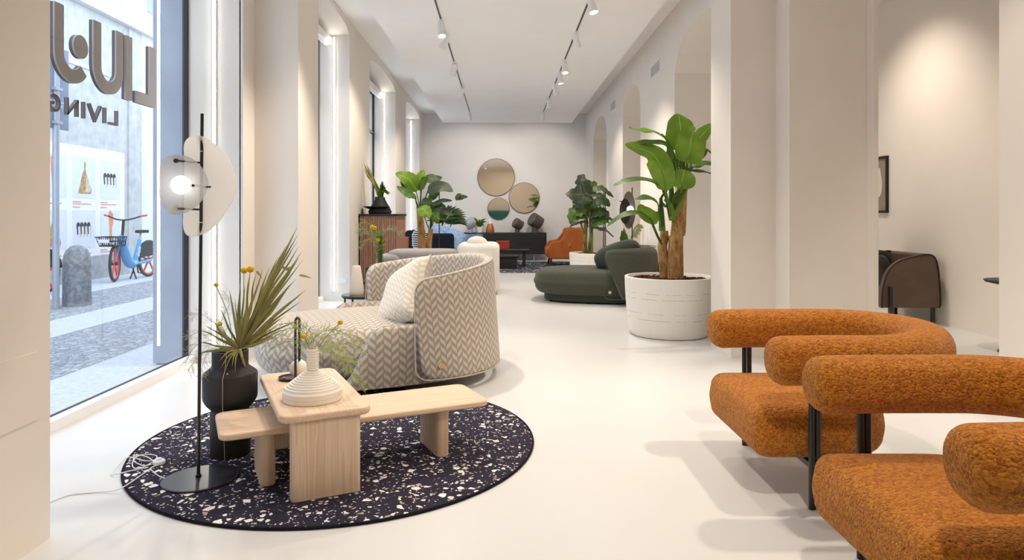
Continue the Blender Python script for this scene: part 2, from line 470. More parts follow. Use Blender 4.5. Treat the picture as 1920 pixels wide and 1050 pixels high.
def plate_mat():
    g = G('opal_plate'); g.fin((.97, .955, .94), .35, .4)
    tl = g.n('ShaderNodeBsdfTranslucent'); tl.inputs[0].default_value = (.95, .93, .91, 1); mx = g.n('ShaderNodeMixShader'); mx.inputs[0].default_value = .6
    g.l(g.bsdf.outputs[0], mx.inputs[1]); g.l(tl.outputs[0], mx.inputs[2]); g.l(mx.outputs[0], g.out.inputs[0]); return g.m
M['plate'] = plate_mat()

# street
def cobble():
    g = G('river_cobbles'); v = g.coord(scale=(1, 1, 1))
    f = g.voro(v, 15, 'F1'); e = g.voro(v, 15, 'DISTANCE_TO_EDGE')
    sep = g.n('ShaderNodeSeparateColor'); g.l(f.outputs['Color'], sep.inputs[0])
    st = g.ramp(sep.outputs[0], [(0, (.30, .31, .35)), (.5, (.38, .39, .43)), (1, (.50, .51, .54))])
    c = g.mix(g.math('LESS_THAN', e.outputs['Distance'], .06), st, (.22, .22, .25))
    g.bump(g.math('SUBTRACT', 1.0, f.outputs['Distance']), 1.0, .05)
    return g.fin(c, .7, .3)
M['cobble'] = cobble()
M['granite'] = plain('granite_paving', (.50, .51, .55), .75, .3, var=.12, vs=40, bump=.1)
M['bollard'] = plain('weathered_granite', (.26, .26, .28), .85, .2, var=.35, vs=18, bump=.5, bs=90)
M['facade'] = plain('grey_roughcast', (.52, .52, .52), .95, .1, var=.14, vs=5, bump=.7, bs=70)
M['facade_l'] = plain('pale_plaster', (.72, .72, .73), .9, .1, var=.05, vs=1.5)
M['plinth'] = plain('concrete_plinth', (.42, .42, .43), .9, .1, var=.12, vs=8)
M['stone_blue'] = plain('blue_grey_stone_reveal', (.36, .39, .46), .8, .2, var=.08, vs=3)
M['sign_back'] = plain('blue_grey_sign_back', (.22, .24, .33), .5, .4, var=.1)
M['steel'] = plain('galvanised_steel', (.42, .44, .50), .45, .5, .4)
M['letter'] = plain('taupe_letter_face', (.42, .32, .26), .5, .4, var=.05)
M['letter_b'] = plain('dark_letter_face', (.16, .12, .10), .5, .4, var=.05)
M['letter_s'] = plain('letter_side', (.06, .055, .075), .5, .4)
M['frame_k'] = plain('black_window_frame', (.012, .012, .014), .5, .4)
M['poster'] = plain('poster_white', (.80, .80, .82), .8, .2, var=.02)
M['print_bg'] = plain('pale_print', (.68, .70, .76), .8, .2, var=.03)
M['print_red'] = plain('red_print', (.75, .30, .26), .8, .2)
M['print_tan'] = plain('tan_print', (.45, .30, .16), .8, .2, var=.4, vs=20)
M['print_tan_l'] = plain('pale_tan_print', (.62, .50, .36), .8, .2, var=.2, vs=20)
M['print_or'] = plain('orange_print', (.70, .28, .14), .8, .2, var=.1)
M['print_k'] = plain('black_print', (.05, .05, .06), .8, .2)
M['bike_blue'] = plain('blue_bike_paint', (.10, .36, .66), .35, .5)
M['bike_red'] = plain('red_bike_rim', (.75, .10, .08), .4, .5)
M['rubber'] = plain('black_rubber', (.03, .03, .035), .7, .3)
M['mat_art'] = plain('taupe_art_paper', (.30, .265, .215), .9, .1)
M['art_shape'] = plain('cream_art_shape', (.72, .68, .58), .9, .1)
M['vent'] = plain('grey_vent_grille', (.50, .48, .46), .6, .3)
# ------------------------------------------------------------------ room shell
XL, XG, XO = -2.19, -2.64, -2.92      # left wall face, window plane, outer face
ZC = 4.05
def sbox(name, a, b, mat, kind=True):
    o = B().box(a, b).make(name, mat, smooth=False)
    if kind: struct(o)
    return o
sbox('floor', (-2.66, -3.2, -.12), (5.2, 18.75, 0), M['floor'])
sbox('ceiling', (-3.0, -3.2, ZC), (5.2, 18.75, ZC+.15), M['ceil'])
sbox('ceiling_panel', (-1.60, -2.6, 3.75), (1.92, 18.2, ZC-.001), M['ceil'])
sbox('wall_back', (-3.0, 18.5, 0), (5.2, 18.75, ZC), M['wallc'])
sbox('wall_front', (-3.0, -3.4, 0), (5.2, -3.2, ZC), M['wall'])
sbox('wall_right', (5.0, -3.2, 0), (5.2, 18.5, ZC), M['wall'])

def arched_wall(b, x0, x1, ops, y0, y1, z1, ns=14):
    """solid wall along Y with segmental arched openings (ya, yb, zspring, rise)"""
    y = y0
    for ya, yb, zs, rise in ops:
        if ya > y: b.box((x0, y, 0), (x1, ya, z1))
        k = len(b.v)
        for i in range(ns+1):
            t = i/ns; yy = ya+(yb-ya)*t; zz = zs+rise*math.sqrt(max(0, 1-(2*t-1)**2))
            for x, z in ((x0, zz), (x1, zz), (x1, z1), (x0, z1)): b.add((x, yy, z))
        for i in range(ns):
            a = k+i*4
            for p, q in ((0, 1), (1, 2), (2, 3), (3, 0)): b.f.append([a+p, a+q, a+4+q, a+4+p])
        y = yb
    if y1 > y: b.box((x0, y, 0), (x1, y1, z1))
    return b
LW = [(2.578, 5.60, 3.45, .14), (6.51, 9.62, 3.84, .14), (11.08, 13.78, 3.78, .13), (15.29, 17.85, 3.80, .12)]
b = arched_wall(B(), XO, XL, LW, -3.2, 18.5, ZC)
b.box((XL-.01, 5.86, 0), (-1.786, 6.51, ZC)).box((XL-.01, -3.2, 0), (-1.745, 2.578, ZC))
b.box((XL-.01, 5.60, 0), (XL+.02, 5.87, ZC))
struct(b.make('wall_left', M['wall'], ang=20))
# recessed access panel on the near pillar
struct(B().box((-1.745, 2.15, .48), (-1.741, 2.507, .735)).make('trim_1', M['wall'], smooth=False))
RW = [(6.9, 9.0, 3.16, .45), (11.22, 12.85, 3.15, .42), (14.85, 16.9, 3.15, .42)]
struct(arched_wall(B(), 2.34, 2.90, RW, 6.36, 18.5, ZC).make('wall_right_arcade', M['wall'], ang=20))
b = B().box((2.0, 5.81, 0), (3.06, 6.36, ZC)).box((2.39, 5.53, 0), (3.06, 5.82, ZC)).box((3.03, 5.42, 0), (3.066, 5.54, ZC))
struct(b.make('wall_pillar', M['wall'], smooth=False))
struct(B().box((3.3, -3.2, 0), (3.75, 4.42, ZC)).make('wall_right_pier', M['wall'], smooth=False))

# windows: frame, glass, sill, blind box
def window(i, ya, yb, zt, sill=True):
    f = B(); t = .035
    for a, c in (((XG-.03, ya, .0), (XG+.012, yb, .062)), ((XG-.03, ya, zt-t), (XG+.012, yb, zt+.3)),
                 ((XG-.03, ya, .05), (XG+.012, ya+t, zt)), ((XG-.03, yb-.022, .05), (XG+.012, yb, zt))):
        f.box(a, c)
    w = f.make(f'window_{i}', M['frame_k'], smooth=False); struct(w)
    if i > 1:
        m = B().box((XG-.03, (ya+yb)/2-.03, .06), (XG+.012, (ya+yb)/2+.03, zt)).make('mullion', M['frame_k'], w, smooth=False)
        B().box((XG-.03, ya, 2.9), (XG+.012, yb, 2.95)).make('transom', M['frame_k'], w, smooth=False)
    B().box((XG-.008, ya+.03, .06), (XG-.002, yb-.02, zt-.03)).make('glass', M['glass'], w, smooth=False)
    s = B().box((XG+.012, ya, .0), (-2.565, yb, .066)).make('sill', M['white'], w, smooth=False)
    return w
for i, (ya, yb, zs, rise) in enumerate(LW): window(i+1, ya, yb, zs-.03)
def blind(i, ya, yb, z, label):
    t = thing('roller_blind', label, 'blind', (-2.5, 0, z), 0, 'blind boxes at the window heads')
    B().box((-.05, ya+.04, -.05), (.05, yb-.03, .06)).make('housing', M['white'], t, smooth=False)
    B().box((-.004, ya+.06, -.075), (.004, yb-.06, -.05)).make('hem_bar', M['white'], t, smooth=False)
blind(2, 6.51, 9.62, 3.74, 'white roller blind box at the head of the nearest arched window')
blind(3, 11.08, 13.78, 3.70, 'white roller blind box in the arched window behind the slatted cabinet')
def led(yj, z0, z1, label):
    t = thing('light_strip', label, 'light strip', (-2.41, yj, 0), 0, 'light strips let into the window jambs')
    B().box((-.016, -.009, z0-.01), (.016, .0, z1+.01)).make('channel', M['white'], t, smooth=False)
    B().box((-.0105, -.013, z0), (.0105, -.009, z1)).make('diffuser', M['led'], t, smooth=False)
led(5.60, .15, 3.40, 'glowing vertical light strip in the jamb behind the floor lamp')
led(9.62, .15, 3.80, 'glowing vertical light strip in the jamb above the wall socket')
led(13.78, .15, 3.75, 'glowing vertical light strip in the jamb behind the slatted cabinet')
led(17.85, .15, 3.75, 'glowing vertical light strip in the farthest window jamb')
t = thing('wall_socket', 'white double wall socket low on the window jamb', 'socket', (-2.30, 9.62, .29))
B().box((-.07, -.012, -.035), (.07, 0, .04)).make('faceplate', M['white'], t, smooth=False)
for s in (-1, 1): B().box((s*.035-.022, -.015, -.02), (s*.035+.022, -.011, .024)).make('outlet', M['ceil'], t, smooth=False)
def vent(y, z, label):
    t = thing('air_vent', label, 'vent', (2.34, y, z), 0, 'air vents high on the arcade wall')
    B().box((-.012, -.3, -.1), (0, .3, .1)).make('frame', M['white'], t, smooth=False)
    b = B()
    for k in range(7): b.box((-.018, -.27, -.08+k*.024), (-.010, .27, -.066+k*.024))
    b.make('louvre', M['vent'], t, smooth=False)
vent(10.1, 3.45, 'grey louvred air vent between the two nearest wall arches')
vent(13.9, 3.52, 'smaller looking air vent beyond the middle wall arch')

# ------------------------------------------------------------------ ceiling tracks and spotlights
def track(x, y0, y1, label):
    t = thing('lighting_track', label, 'track', (x, 0, 3.75), 0, 'lighting tracks on the ceiling')
    B().box((-.02, y0, -.012), (.02, y1, 0)).make('rail', M['white'], t, smooth=False)
    B().box((-.0115, y0+.02, -.0135), (.0115, y1-.02, -.012)).make('slot', M['black'], t, smooth=False)
track(-.77, -2, 16.3, 'black slotted lighting track running down the left of the ceiling')
track(1.02, -2, 16.3, 'black slotted lighting track running down the right of the ceiling')
def spotlight(x, y, tx, ty, tz, on, label, power=1.0, size=1.75):
    z = 3.738; t = thing('track_spotlight', label, 'spotlight', (x, y, z), 0, 'white spotlights on the ceiling tracks')
    B().box((-.018, -.075, -.032), (.018, .075, 0)).make('adapter', M['white'], t, smooth=False)
    B().tube([(0, 0, -.03), (0, 0, -.085)], .009).make('arm', M['white'], t)
    d = (Vector((tx, ty, tz))-Vector((x, y, z-.1))).normalized(); c = Vector((0, 0, -.1))
    Q = d.to_track_quat('Z', 'Y').to_matrix()
    B().lathe([(.012, -.085), (.040, -.08), (.044, -.05), (.044, .02), (.050, .06), (.052, .115), (.047, .115), (.045, .10)], 20, c, Q).make('head', M['white'], t)
    B().lathe([(.001, .1), (.046, .1), (.046, .103), (.001, .103)], 20, c, Q).make('lens', M['lens'] if on else M['white'], t)
    if power: lamp_spot(Vector((x, y, z))+c+d*.125, (tx, ty, tz), SPOT_W*power, size)
NB = 'white track spotlight '
for (x, y, tg, on, lb, pw) in [
    (-.77, 8.55, (-.4, 7.6, 0), 1, 'with its lens lit, nearest on the left ceiling track', 1),
    (-.77, 9.2, (-1.9, 9.6, 1.6), 0, 'just beyond the lit one on the left ceiling track', 1),
    (-.77, 10.9, (-1.4, 12.4, 1), 0, 'third along the left ceiling track, ringed in black', 1),
    (-.77, 13.0, (-1.6, 14.5, .9), 0, 'fourth along the left ceiling track, tilted to the windows', 1),
    (-.77, 16.2, (-.8, 18.3, 2.0), 0, 'at the far end of the left ceiling track', .55),
    (1.02, 7.55, (1.6, 7.0, 1), 1, 'cut by the top of the photo on the right track', 1.2),
    (1.02, 9.1, (1.8, 10.0, .6), 0, 'second along the right ceiling track, unlit side', 1),
    (1.02, 10.75, (1.2, 9.9, 0), 1, 'with lit lens, third along the right ceiling track', 1),
    (1.02, 11.6, (1.5, 11.6, .4), 1, 'with lit lens, fourth along the right ceiling track', .7),
    (1.02, 12.7, (1.9, 13.2, 1.2), 0, 'fifth along the right ceiling track above the monstera', .7),
    (1.02, 14.3, (1.2, 16.2, .6), 0, 'sixth along the right ceiling track', .8),
    (1.02, 16.2, (.9, 18.3, 2.0), 0, 'at the far end of the right ceiling track', .55)]:
    spotlight(x, y, *tg, on, NB+lb, pw)
for (x, y, tg, lb, pw) in [  # track spotlights added out of view as fill for room and front wall
    (-.77, 5.7, (-1.1, 5.0, .3), 'added out of view above the patterned sofa', 1.7),
    (-.77, 3.6, (-.8, 3.6, 0), 'added out of view above the round rug', .7),
    (-.77, .2, (-.3, -3.0, 1.6), 'added out of view, turned to the front wall', .7),
    (1.02, 5.6, (.4, 4.9, 0), 'added out of view above the middle of the floor', .6),
    (2.6, 4.0, (1.45, 2.9, .3), 'right of the rust chairs', 1.6),
    (1.02, 3.0, (3.3, 4.0, 1.3), 'added out of view, turned to the right hand pier', .9), (1.02, 1.2, (1.2, 2.2, 0), 'added out of view above the nearer rust chair', 1.25), (1.02, -.2, (1.0, -3.0, 1.6), 'added out of view, turned to the front wall near the rust chairs', .6)]:
    spotlight(x, y, *tg, 1, NB+lb, pw, 1.0 if 'pier' in lb else 1.75) if x < 2 else lamp_spot((2.75, 3.9, 3.7), tg, SPOT_W*pw, 1.5)
# side room beyond the pillar
for (x, y, tg, pw) in [(3.75, 7.7, (5.0, 7.9, 1.2), 1.2), (3.9, 5.0, (5.0, 5.4, 1.2), 1.1), (4.0, 10.5, (4.6, 10.5, 0), .9), (4.0, 13.5, (4.6, 13.5, 0), .9), (4.0, 16.5, (4.6, 16.3, 0), .9)]:
    lamp_spot((x, y, 3.95), tg, SPOT_W*pw, 1.75, 1.0)

DLAB = ['above the framed print', 'above the round black side table', 'beyond the nearest arch', 'beyond the middle arch', 'beyond the farthest arch', 'in the opening right of the rust chairs']  # unseen housings and glowing lenses added at the bare spot lamps
for (x, y, z), lb in zip(((3.75, 7.7, 3.985), (3.9, 5.0, 3.985), (4.0, 10.5, 3.985), (4.0, 13.5, 3.985), (4.0, 16.5, 3.985), (2.75, 3.9, 3.735)), DLAB):
    t = thing('added_downlight', 'added unseen round white ceiling downlight '+lb, 'downlight', (x, y, z), 0, 'added unseen ceiling downlights')
    h = ZC-z
    B().lathe([(.045, 0), (.060, 0), (.060, h), (.01, h), (.01, .02), (.045, .012)], 24).make('housing', M['white'], t)
    B().lathe([(.001, .006), (.045, .006), (.045, .010), (.001, .010)], 24).make('lens', M['lens'], t)
# ------------------------------------------------------------------ street outside
struct(sbox('street_pavement', (-3.42, -6, -.2), (XO+.2, 30, -.012), M['granite']))
def band(x0, x1, m, n, z=-.012): struct(sbox(n, (x0, -6, -.2), (x1, 30, z), m))
band(-4.60, -3.42, M['cobble'], 'street_cobbles', -.016)
band(-5.34, -4.60, M['granite'], 'street_pavement')
band(-6.67, -5.34, M['cobble'], 'street_cobbles', -.016)
band(-7.9, -6.67, M['granite'], 'street_kerb', -.008)
fa = thing('building', 'grey plastered building across the street with a white cornice', 'building', (-7.9, 12, 0))
def fp(n, y0, y1, z0, z1, d, m): return B().box((-.4, y0-12, z0), (d, y1-12, z1)).make(n, M[m], fa, smooth=False)
fp('wall', 0, 14.1, .45, 5.2, 0, 'facade'); fp('plinth', 0, 14.1, -.01, .45, .03, 'plinth')
fp('pilaster', 14.1, 14.6, -.01, 5.2, .03, 'facade'); fp('side_wall', 14.6, 30, -.01, 5.2, .01, 'facade_l')
fp('upper_wall', 0, 30, 5.2, 9.5, -.05, 'facade_l'); fp('cornice', 0, 30, 5.2, 5.36, .14, 'facade_l'); fp('string_course', 0, 14.1, 4.02, 4.09, .02, 'facade_l')
for k, y in enumerate((8.2, 10.4, 12.6, 14.8, 17)):
    w = fp('window', y, y+1.25, 5.8, 7.9, -.03, 'stone_blue')
    B().box((-.4, y-12-.12, 5.65), (.03, y-12, 8.0)).box((-.4, y-12+1.25, 5.65), (.03, y-12+1.37, 8.0)).make('surround', M['facade_l'], w, smooth=False)
struct(B().box((XO-.004, 5.596, 0), (XG-.03, 5.601, 3.6)).make('trim_2', M['stone_blue'], smooth=False))
# posters on the far wall
pb = thing('poster_sheet', 'large white poster sheet with six prints pasted on the wall across the street', 'poster', (-7.9, 0, 0))
B().box((0, 10.2, .40), (.012, 13.95, 2.53)).make('sheet', M['poster'], pb, smooth=False)
def yz(poly, d0, d1):   # polygon in (y, z) extruded along x
    return B().prism(poly, d0, d1, Matrix(((0, 0, 1), (1, 0, 0), (0, 1, 0))))
cols = [(11.35, 12.1), (12.27, 12.95), (13.12, 13.78)]
def blob(cy, cz, pts, sx, sz): return [(cy+x*sx, cz+z*sz) for x, z in pts]
bagp = [(-.9, -1), (.9, -1), (1, -.75), (.45, -.1), (.2, .35), (.12, .6), (.2, .8), (.12, 1), (-.02, 1), (-.08, .8), (-.02, .55), (-.35, .15), (-.6, -.4)]
conep = [(-.05, -1), (.15, -1), (.2, -.2), (.45, .2), (.4, .75), (-.1, 1), (-.35, .8), (-.25, .1)]
kinds = [['cone', 'bag', 'fork'], ['bag', 'fork', 'cone']]
names = {'cone': 'carrot shape', 'bag': 'tan cloth sack', 'fork': 'row of dark spoons'}
for r, (z0, z1) in enumerate(((1.56, 2.33), (.62, 1.33))):
    for c, (ya, yb) in enumerate(cols):
        kd = kinds[r][c]; cy, cz = (ya+yb)/2, (z0+z1)/2
        t = yz([(ya, z0), (yb, z0), (yb, z1), (ya, z1)], .012, .016).make('print', M['print_bg'], pb, smooth=False)
        t['label'] = 'print of a '+names[kd]
        X_ = .012
        if kd == 'bag':
            yz(blob(cy, cz, bagp, .21, .30), .018-.003, .021).make('sack_motif', M['print_tan'], t, smooth=False)
            yz(blob(cy+.05, cz-.08, [(-.2, -.9), (.5, -1), (.75, -.7), (.2, .6), (0, .5)], .18, .2), .020, .023).make('sack_highlight', M['print_tan_l'], t, smooth=False)
        elif kd == 'cone':
            yz(blob(cy, cz+.06, conep, .2, .3), X_+.003, X_+.009).make('carrot_motif', M['print_or'], t, smooth=False)
        else:
            for k in range(4):
                y = cy-.17+k*.105
                arc = [(y+.05*math.cos(a*PI/8)-.02, cz+.06+.07*math.sin(a*PI/8)) for a in range(9)]+[(y-.045, cz-.1), (y-.02, cz-.1), (y-.03, cz+.04)]
                yz(arc, X_+.003, X_+.009).make('spoon_motif', M['print_k'], t, smooth=False)
                yz([(y+.035, cz-.15), (y+.055, cz-.15), (y+.055, cz+.05), (y+.03, cz+.06)], X_+.003, X_+.0085).make('spoon_handle', M['print_tan_l'], t, smooth=False)
        b = B()
        for k, (q, dz) in enumerate(((.35, .07), (.8, .11), (.3, .17))):
            b.box((X_-.001, ya, z0-dz-.012), (X_+.004, ya+(yb-ya)*q, z0-dz+.008))
        b.make('caption', M['print_red'], t, smooth=False)
# bollard, sign post
bo = thing('bollard', 'round topped weathered granite bollard on the cobbles outside', 'bollard', (-5.92, 9.3, -.016))
B().lathe([(.176, 0), (.174, .3), (.168, .62), (.16, .70), (.13, .77), (.08, .82), (.02, .838)], 28).make('shaft', M['bollard'], bo)
sp = thing('sign_post', 'galvanised street sign post with blue grey sign backs', 'sign', (-5.98, 8.95, -.016))
B().tube([(0, 0, 0), (0, 0, 3.9)], .042, 14).make('post', M['steel'], sp)
B().box((-.03, -.24, 2.80), (-.05+.04, .28, 3.52)).make('sign_panel', M['sign_back'], sp, smooth=False)
B().box((-.03, -.24, 2.42), (-.01, .28, 2.78)).make('sign_panel', M['sign_back'], sp, smooth=False)
for z in (2.5, 2.72, 2.95, 3.4): B().box((-.05, -.07, z-.02), (.05, .07, z+.02)).make('clamp', M['steel'], sp, smooth=False)

def dott(parent):
    # white word reading up the seat tube
    e1 = Vector((.35, .937)); e2 = Vector((-.937, .35)); o = Vector((.648, .455)); h = .034; b = B()
    Mx = Matrix(((0, 0, 1), (1, 0, 0), (0, 1, 0)))
    def bar(u0, v0, u1, v1):
        b.prism([tuple(o+e1*u+e2*v) for u, v in ((u0, v0), (u1, v0), (u1, v1), (u0, v1))], .040, .056, Mx)
    def ring(cu, cv, r):
        for k in range(12):
            a0, a1 = k*PI/6, (k+1)*PI/6
            b.prism([tuple(o+e1*(cu+q*math.cos(a))+e2*(cv+q*math.sin(a))) for q, a in ((r, a0), (r, a1), (r*.55, a1), (r*.55, a0))], .040, .056, Mx)
    ring(.0, 0, .026); bar(.016, -.026, .028, .052); ring(.066, 0, .026)
    for u in (.108, .148): bar(u, -.026, u+.012, .048); bar(u-.012, .014, u+.024, .026)
    b.make('lettering', M['poster'], parent, smooth=False)
def bicycle(loc, label):
    t = thing('bicycle', label, 'bicycle', loc, R(-4), 'rental bicycles parked across the street')
    RW_ = .34
    for y, steer in ((0, .35), (1.06, 0)):
        Mw = Matrix.Rotation(steer, 3, 'Z')
        c = Vector((0, y, RW_))
        w = B().tube([c+Mw @ Vector((0, RW_*.93*math.cos(a*PI/16), RW_*.93*math.sin(a*PI/16))) for a in range(32)], .026, 8, True).make('wheel', M['rubber'], t)
        rb = B().tube([c+Mw @ Vector((0, RW_*.83*math.cos(a*PI/16), RW_*.83*math.sin(a*PI/16))) for a in range(32)], .018, 6, True)
        for k in range(5):
            a = k*2*PI/5+.3; rb.tube([c, c+Mw @ Vector((0, RW_*.83*math.cos(a), RW_*.83*math.sin(a)))], [.02, .02], 6)
        rb.make('rim', M['bike_red'], w)
        B().tube([c+Mw @ Vector((-.05, 0, 0)), c+Mw @ Vector((.05, 0, 0))], .035, 10).make('hub', M['rubber'], w)
    fr = B()
    fr.tube(cr([(0, .22, .80), (0, .27, .62), (0, .40, .36), (0, .52, .29), (0, .64, .33)], 5), [.068+.025*math.sin(i/20*PI) for i in range(21)], 10)
    fr.tube([(0, .58, .28), (0, .70, .55), (0, .76, .76)], [.05, .05, .035], 10)
    fr.tube(cr([(0, .56, .29), (.05, .8, .31), (.05, 1.06, .34)], 5), .028, 8).tube(cr([(0, .56, .29), (-.05, .8, .31), (-.05, 1.06, .34)], 5), .028, 8)
    f = fr.make('frame', M['bike_blue'], t); dott(f)
    B().tube([(0, .19, .86), (0, .10, .62), (0, .0, .36)], [.03, .028, .018], 8).make('fork', M['bike_blue'], t)
    B().tube([(0, .22, .80), (0, .26, 1.15)], .026, 8).make('steering_column', M['rubber'], t)
    h = B().tube(cr([(-.34, .30, 1.23), (-.16, .26, 1.17), (0, .25, 1.15), (.16, .26, 1.17), (.34, .30, 1.23)], 5), .014, 8).make('handlebar', M['rubber'], t)
    for s in (-1, 1): B().tube([(s*.32, .29, 1.225), (s*.43, .33, 1.245)], .019, 8).make('grip', M['bike_red'], h)
    bk = B()
    for z, k in ((.68, .8), (.76, .9), (.84, 1.0)):
        bk.tube([(-.17*k, -.32*k+.02, z), (.17*k, -.32*k+.02, z), (.17*k, .10, z), (-.17*k, .10, z)], .011, 6, True)
    for i in range(10):
        x = -.16+.32*i/9; bk.tube([(x*.8, -.24, .67), (x, -.30, .85)], .006, 5); bk.tube([(x*.8, .10, .67), (x, .10, .85)], .006, 5)
    for i in range(6):
        y = -.2+.06*i
        for s in (-1, 1): bk.tube([(s*.136, y, .67), (s*.17, y, .85)], .006, 5)
    bk.box((-.13, -.24, .665), (.13, .1, .675))
    bk.make('basket', M['rubber'], t)
    B().box((-.10, -.315, .74), (.10, -.300, .80)).make('basket_plate', M['poster'], t, smooth=False)
    B().tube([(0, .74, .72), (0, .80, .90)], .018, 8).make('seat_post', M['steel'], t)
    B().puff([(-.03, .66), (.03, .66), (.09, .86), (.09, .93), (-.09, .93), (-.09, .86)], .89, .95, .02).make('saddle', M['rubber'], t)
    mg = B().tube([(0, 1.06+.37*math.cos(a), .34+.37*math.sin(a)) for a in [R(q) for q in range(10, 175, 11)]], .032, 8)
    mg.prism([(1.06+.36*math.cos(R(q)), .34+.36*math.sin(R(q))) for q in range(15, 176, 16)]+[(.72, .40), (1.06, .42)], -.03, -.024, Matrix(((0, 0, 1), (1, 0, 0), (0, 1, 0))))
    mg.prism([(1.06+.36*math.cos(R(q)), .34+.36*math.sin(R(q))) for q in range(15, 176, 16)]+[(.72, .40), (1.06, .42)], .024, .03, Matrix(((0, 0, 1), (1, 0, 0), (0, 1, 0))))
    mg.make('rear_mudguard', M['rubber'], t)
    B().tube([(0, .56, .27), (0, .56, .16), (.09, .52, -.0)], .014, 6).tube([(0, .56, .16), (-.09, .60, -.0)], .014, 6).make('kickstand', M['rubber'], t)
    B().tube([(.08, .56, .28), (.1, .56, .12), (.16, .56, .12)], .015, 6).make('pedal_crank', M['rubber'], t)
    return t
bk1 = bicycle((-7.22, 12.45, -.008), 'blue rental bicycle with red wheels and black front basket')
bk2 = copy_tree(bk1); bk2.location = (-7.22, 9.35, -.008); bk2['label'] = 'second bicycle, only its rear wheel showing past the near pillar'

# ------------------------------------------------------------------ lettering on the shop window
def stroke(pts, w):
    P = [Vector((p[0], p[1], 0)) for p in pts]; l, r = [], []
    for i in range(len(P)):
        a = (P[i]-P[i-1]).normalized() if i else (P[1]-P[0]).normalized()
        c = (P[i+1]-P[i]).normalized() if i < len(P)-1 else a
        m = (a+c).normalized(); n = Vector((-m.y, m.x, 0)); q = w/2/max(.35, n.dot(Vector((-a.y, a.x, 0))))
        l.append((P[i]+n*q)); r.append((P[i]-n*q))
    return [(p.x, p.y) for p in l+r[::-1]]
def arcpts(cx, cz, r, a0, a1, n=14): return [(cx+r*math.cos(R(a0+(a1-a0)*i/n)), cz+r*math.sin(R(a0+(a1-a0)*i/n))) for i in range(n+1)]
sg = thing('shop_sign', 'taupe channel letters of the shop name on the window, seen from behind', 'sign', (XG-.07, 0, 0))
def letter(name, strokes, w, d, mf, label):
    f = B(); s_ = B(); Mx = Matrix(((0, 0, 1), (1, 0, 0), (0, 1, 0)))
    for st in strokes:
        poly = st[1] if st[0] == 'poly' else stroke(st, w)
        if st[0] == 'poly': f.prism(poly, 0, .012, Mx); s_.prism(poly, -d, -.0005, Mx)
        else:
            # strip of quads so that curved strokes stay well formed
            n = len(poly)//2
            for bb, d0, d1 in ((f, 0, .012), (s_, -d, -.0005)):
                k = len(bb.v)
                for i in range(n):
                    for (x, y), dd in ((poly[i], d0), (poly[-1-i], d0), (poly[-1-i], d1), (poly[i], d1)): bb.add((dd, x, y))
                for i in range(n-1):
                    for p, q in ((0, 1), (1, 2), (2, 3), (3, 0)): bb.f.append([k+i*4+p, k+i*4+q, k+i*4+4+q, k+i*4+4+p])
                bb.f.append([k+3, k+2, k+1, k]); e = k+(n-1)*4; bb.f.append([e, e+1, e+2, e+3])
    o = f.make(name, mf, sg, smooth=False); o['label'] = label
    s_.make('return', M['letter_s'], o, smooth=False)
zb, zt = 2.08, 2.54; sw = .085
letter('letter_l', [('poly', [(5.20, zb), (5.20, zt), (5.115, zt), (5.115, zb+.085), (4.93, zb+.085), (4.93, zb)])], sw, .02, M['letter'], 'letter L')
letter('letter_i', [('poly', [(4.79, zb), (4.875, zb), (4.875, zt), (4.79, zt)])], sw, .02, M['letter'], 'letter I')
letter('letter_u', [[(4.715, zt)]+arcpts(4.585, zb+.17, .13, 0, -180)+[(4.455, zt)]], sw, .02, M['letter'], 'letter U')
letter('dot', [('poly', arcpts(4.28, 2.325, .075, 0, 345, 23))], sw, .02, M['letter'], 'round dot')
letter('letter_j', [[(4.07, zt)]+arcpts(4.20, zb+.17, .13, 180, 325)], sw, .02, M['letter'], 'letter J')
letter('letter_o', [arcpts(3.72, 2.31, .2, 0, 360, 32)], sw, .02, M['letter'], 'letter O')
z0, z1, sw = 1.872, 1.978, .017
ll = M['letter_b']
letter('letter_l', [('poly', [(4.697, z0), (4.697, z1), (4.68, z1), (4.68, z0+.016), (4.60, z0+.016), (4.60, z0)])], sw, .009, ll, 'small letter L')
letter('letter_i', [('poly', [(4.54, z0), (4.557, z0), (4.557, z1), (4.54, z1)])], sw, .009, ll, 'small letter I')
letter('letter_v', [[(4.50, z1), (4.437, z0+.006), (4.375, z1)]], sw, .009, ll, 'small letter V')
letter('letter_i', [('poly', [(4.31, z0), (4.327, z0), (4.327, z1), (4.31, z1)])], sw, .009, ll, 'second small letter I')
letter('letter_n', [[(4.25, z0), (4.25, z1)], [(4.255, z1-.004), (4.148, z0+.004)], [(4.153, z0), (4.153, z1)]], sw, .009, ll, 'small letter N')
letter('letter_g', [arcpts(4.03, (z0+z1)/2, .046, 130, -178, 20)+[(4.03, (z0+z1)/2)]], sw, .009, ll, 'small letter G')
# ------------------------------------------------------------------ rug, low tables and what stands on them
RT = .013
t = thing('round_rug', 'round dark rug with pale terrazzo chips under the low tables', 'rug', (-.883, 3.69, 0))
B().lathe([(.01, .001), (1.050, .001), (1.052, .010), (1.04, RT), (.01, RT)], 128).make('pile', M['rug'], t)
B().tube([(1.056*math.cos(2*PI*i/128), 1.056*math.sin(2*PI*i/128), .0075) for i in range(128)], .0068, 8, True).make('binding', M['rug_edge'], t)

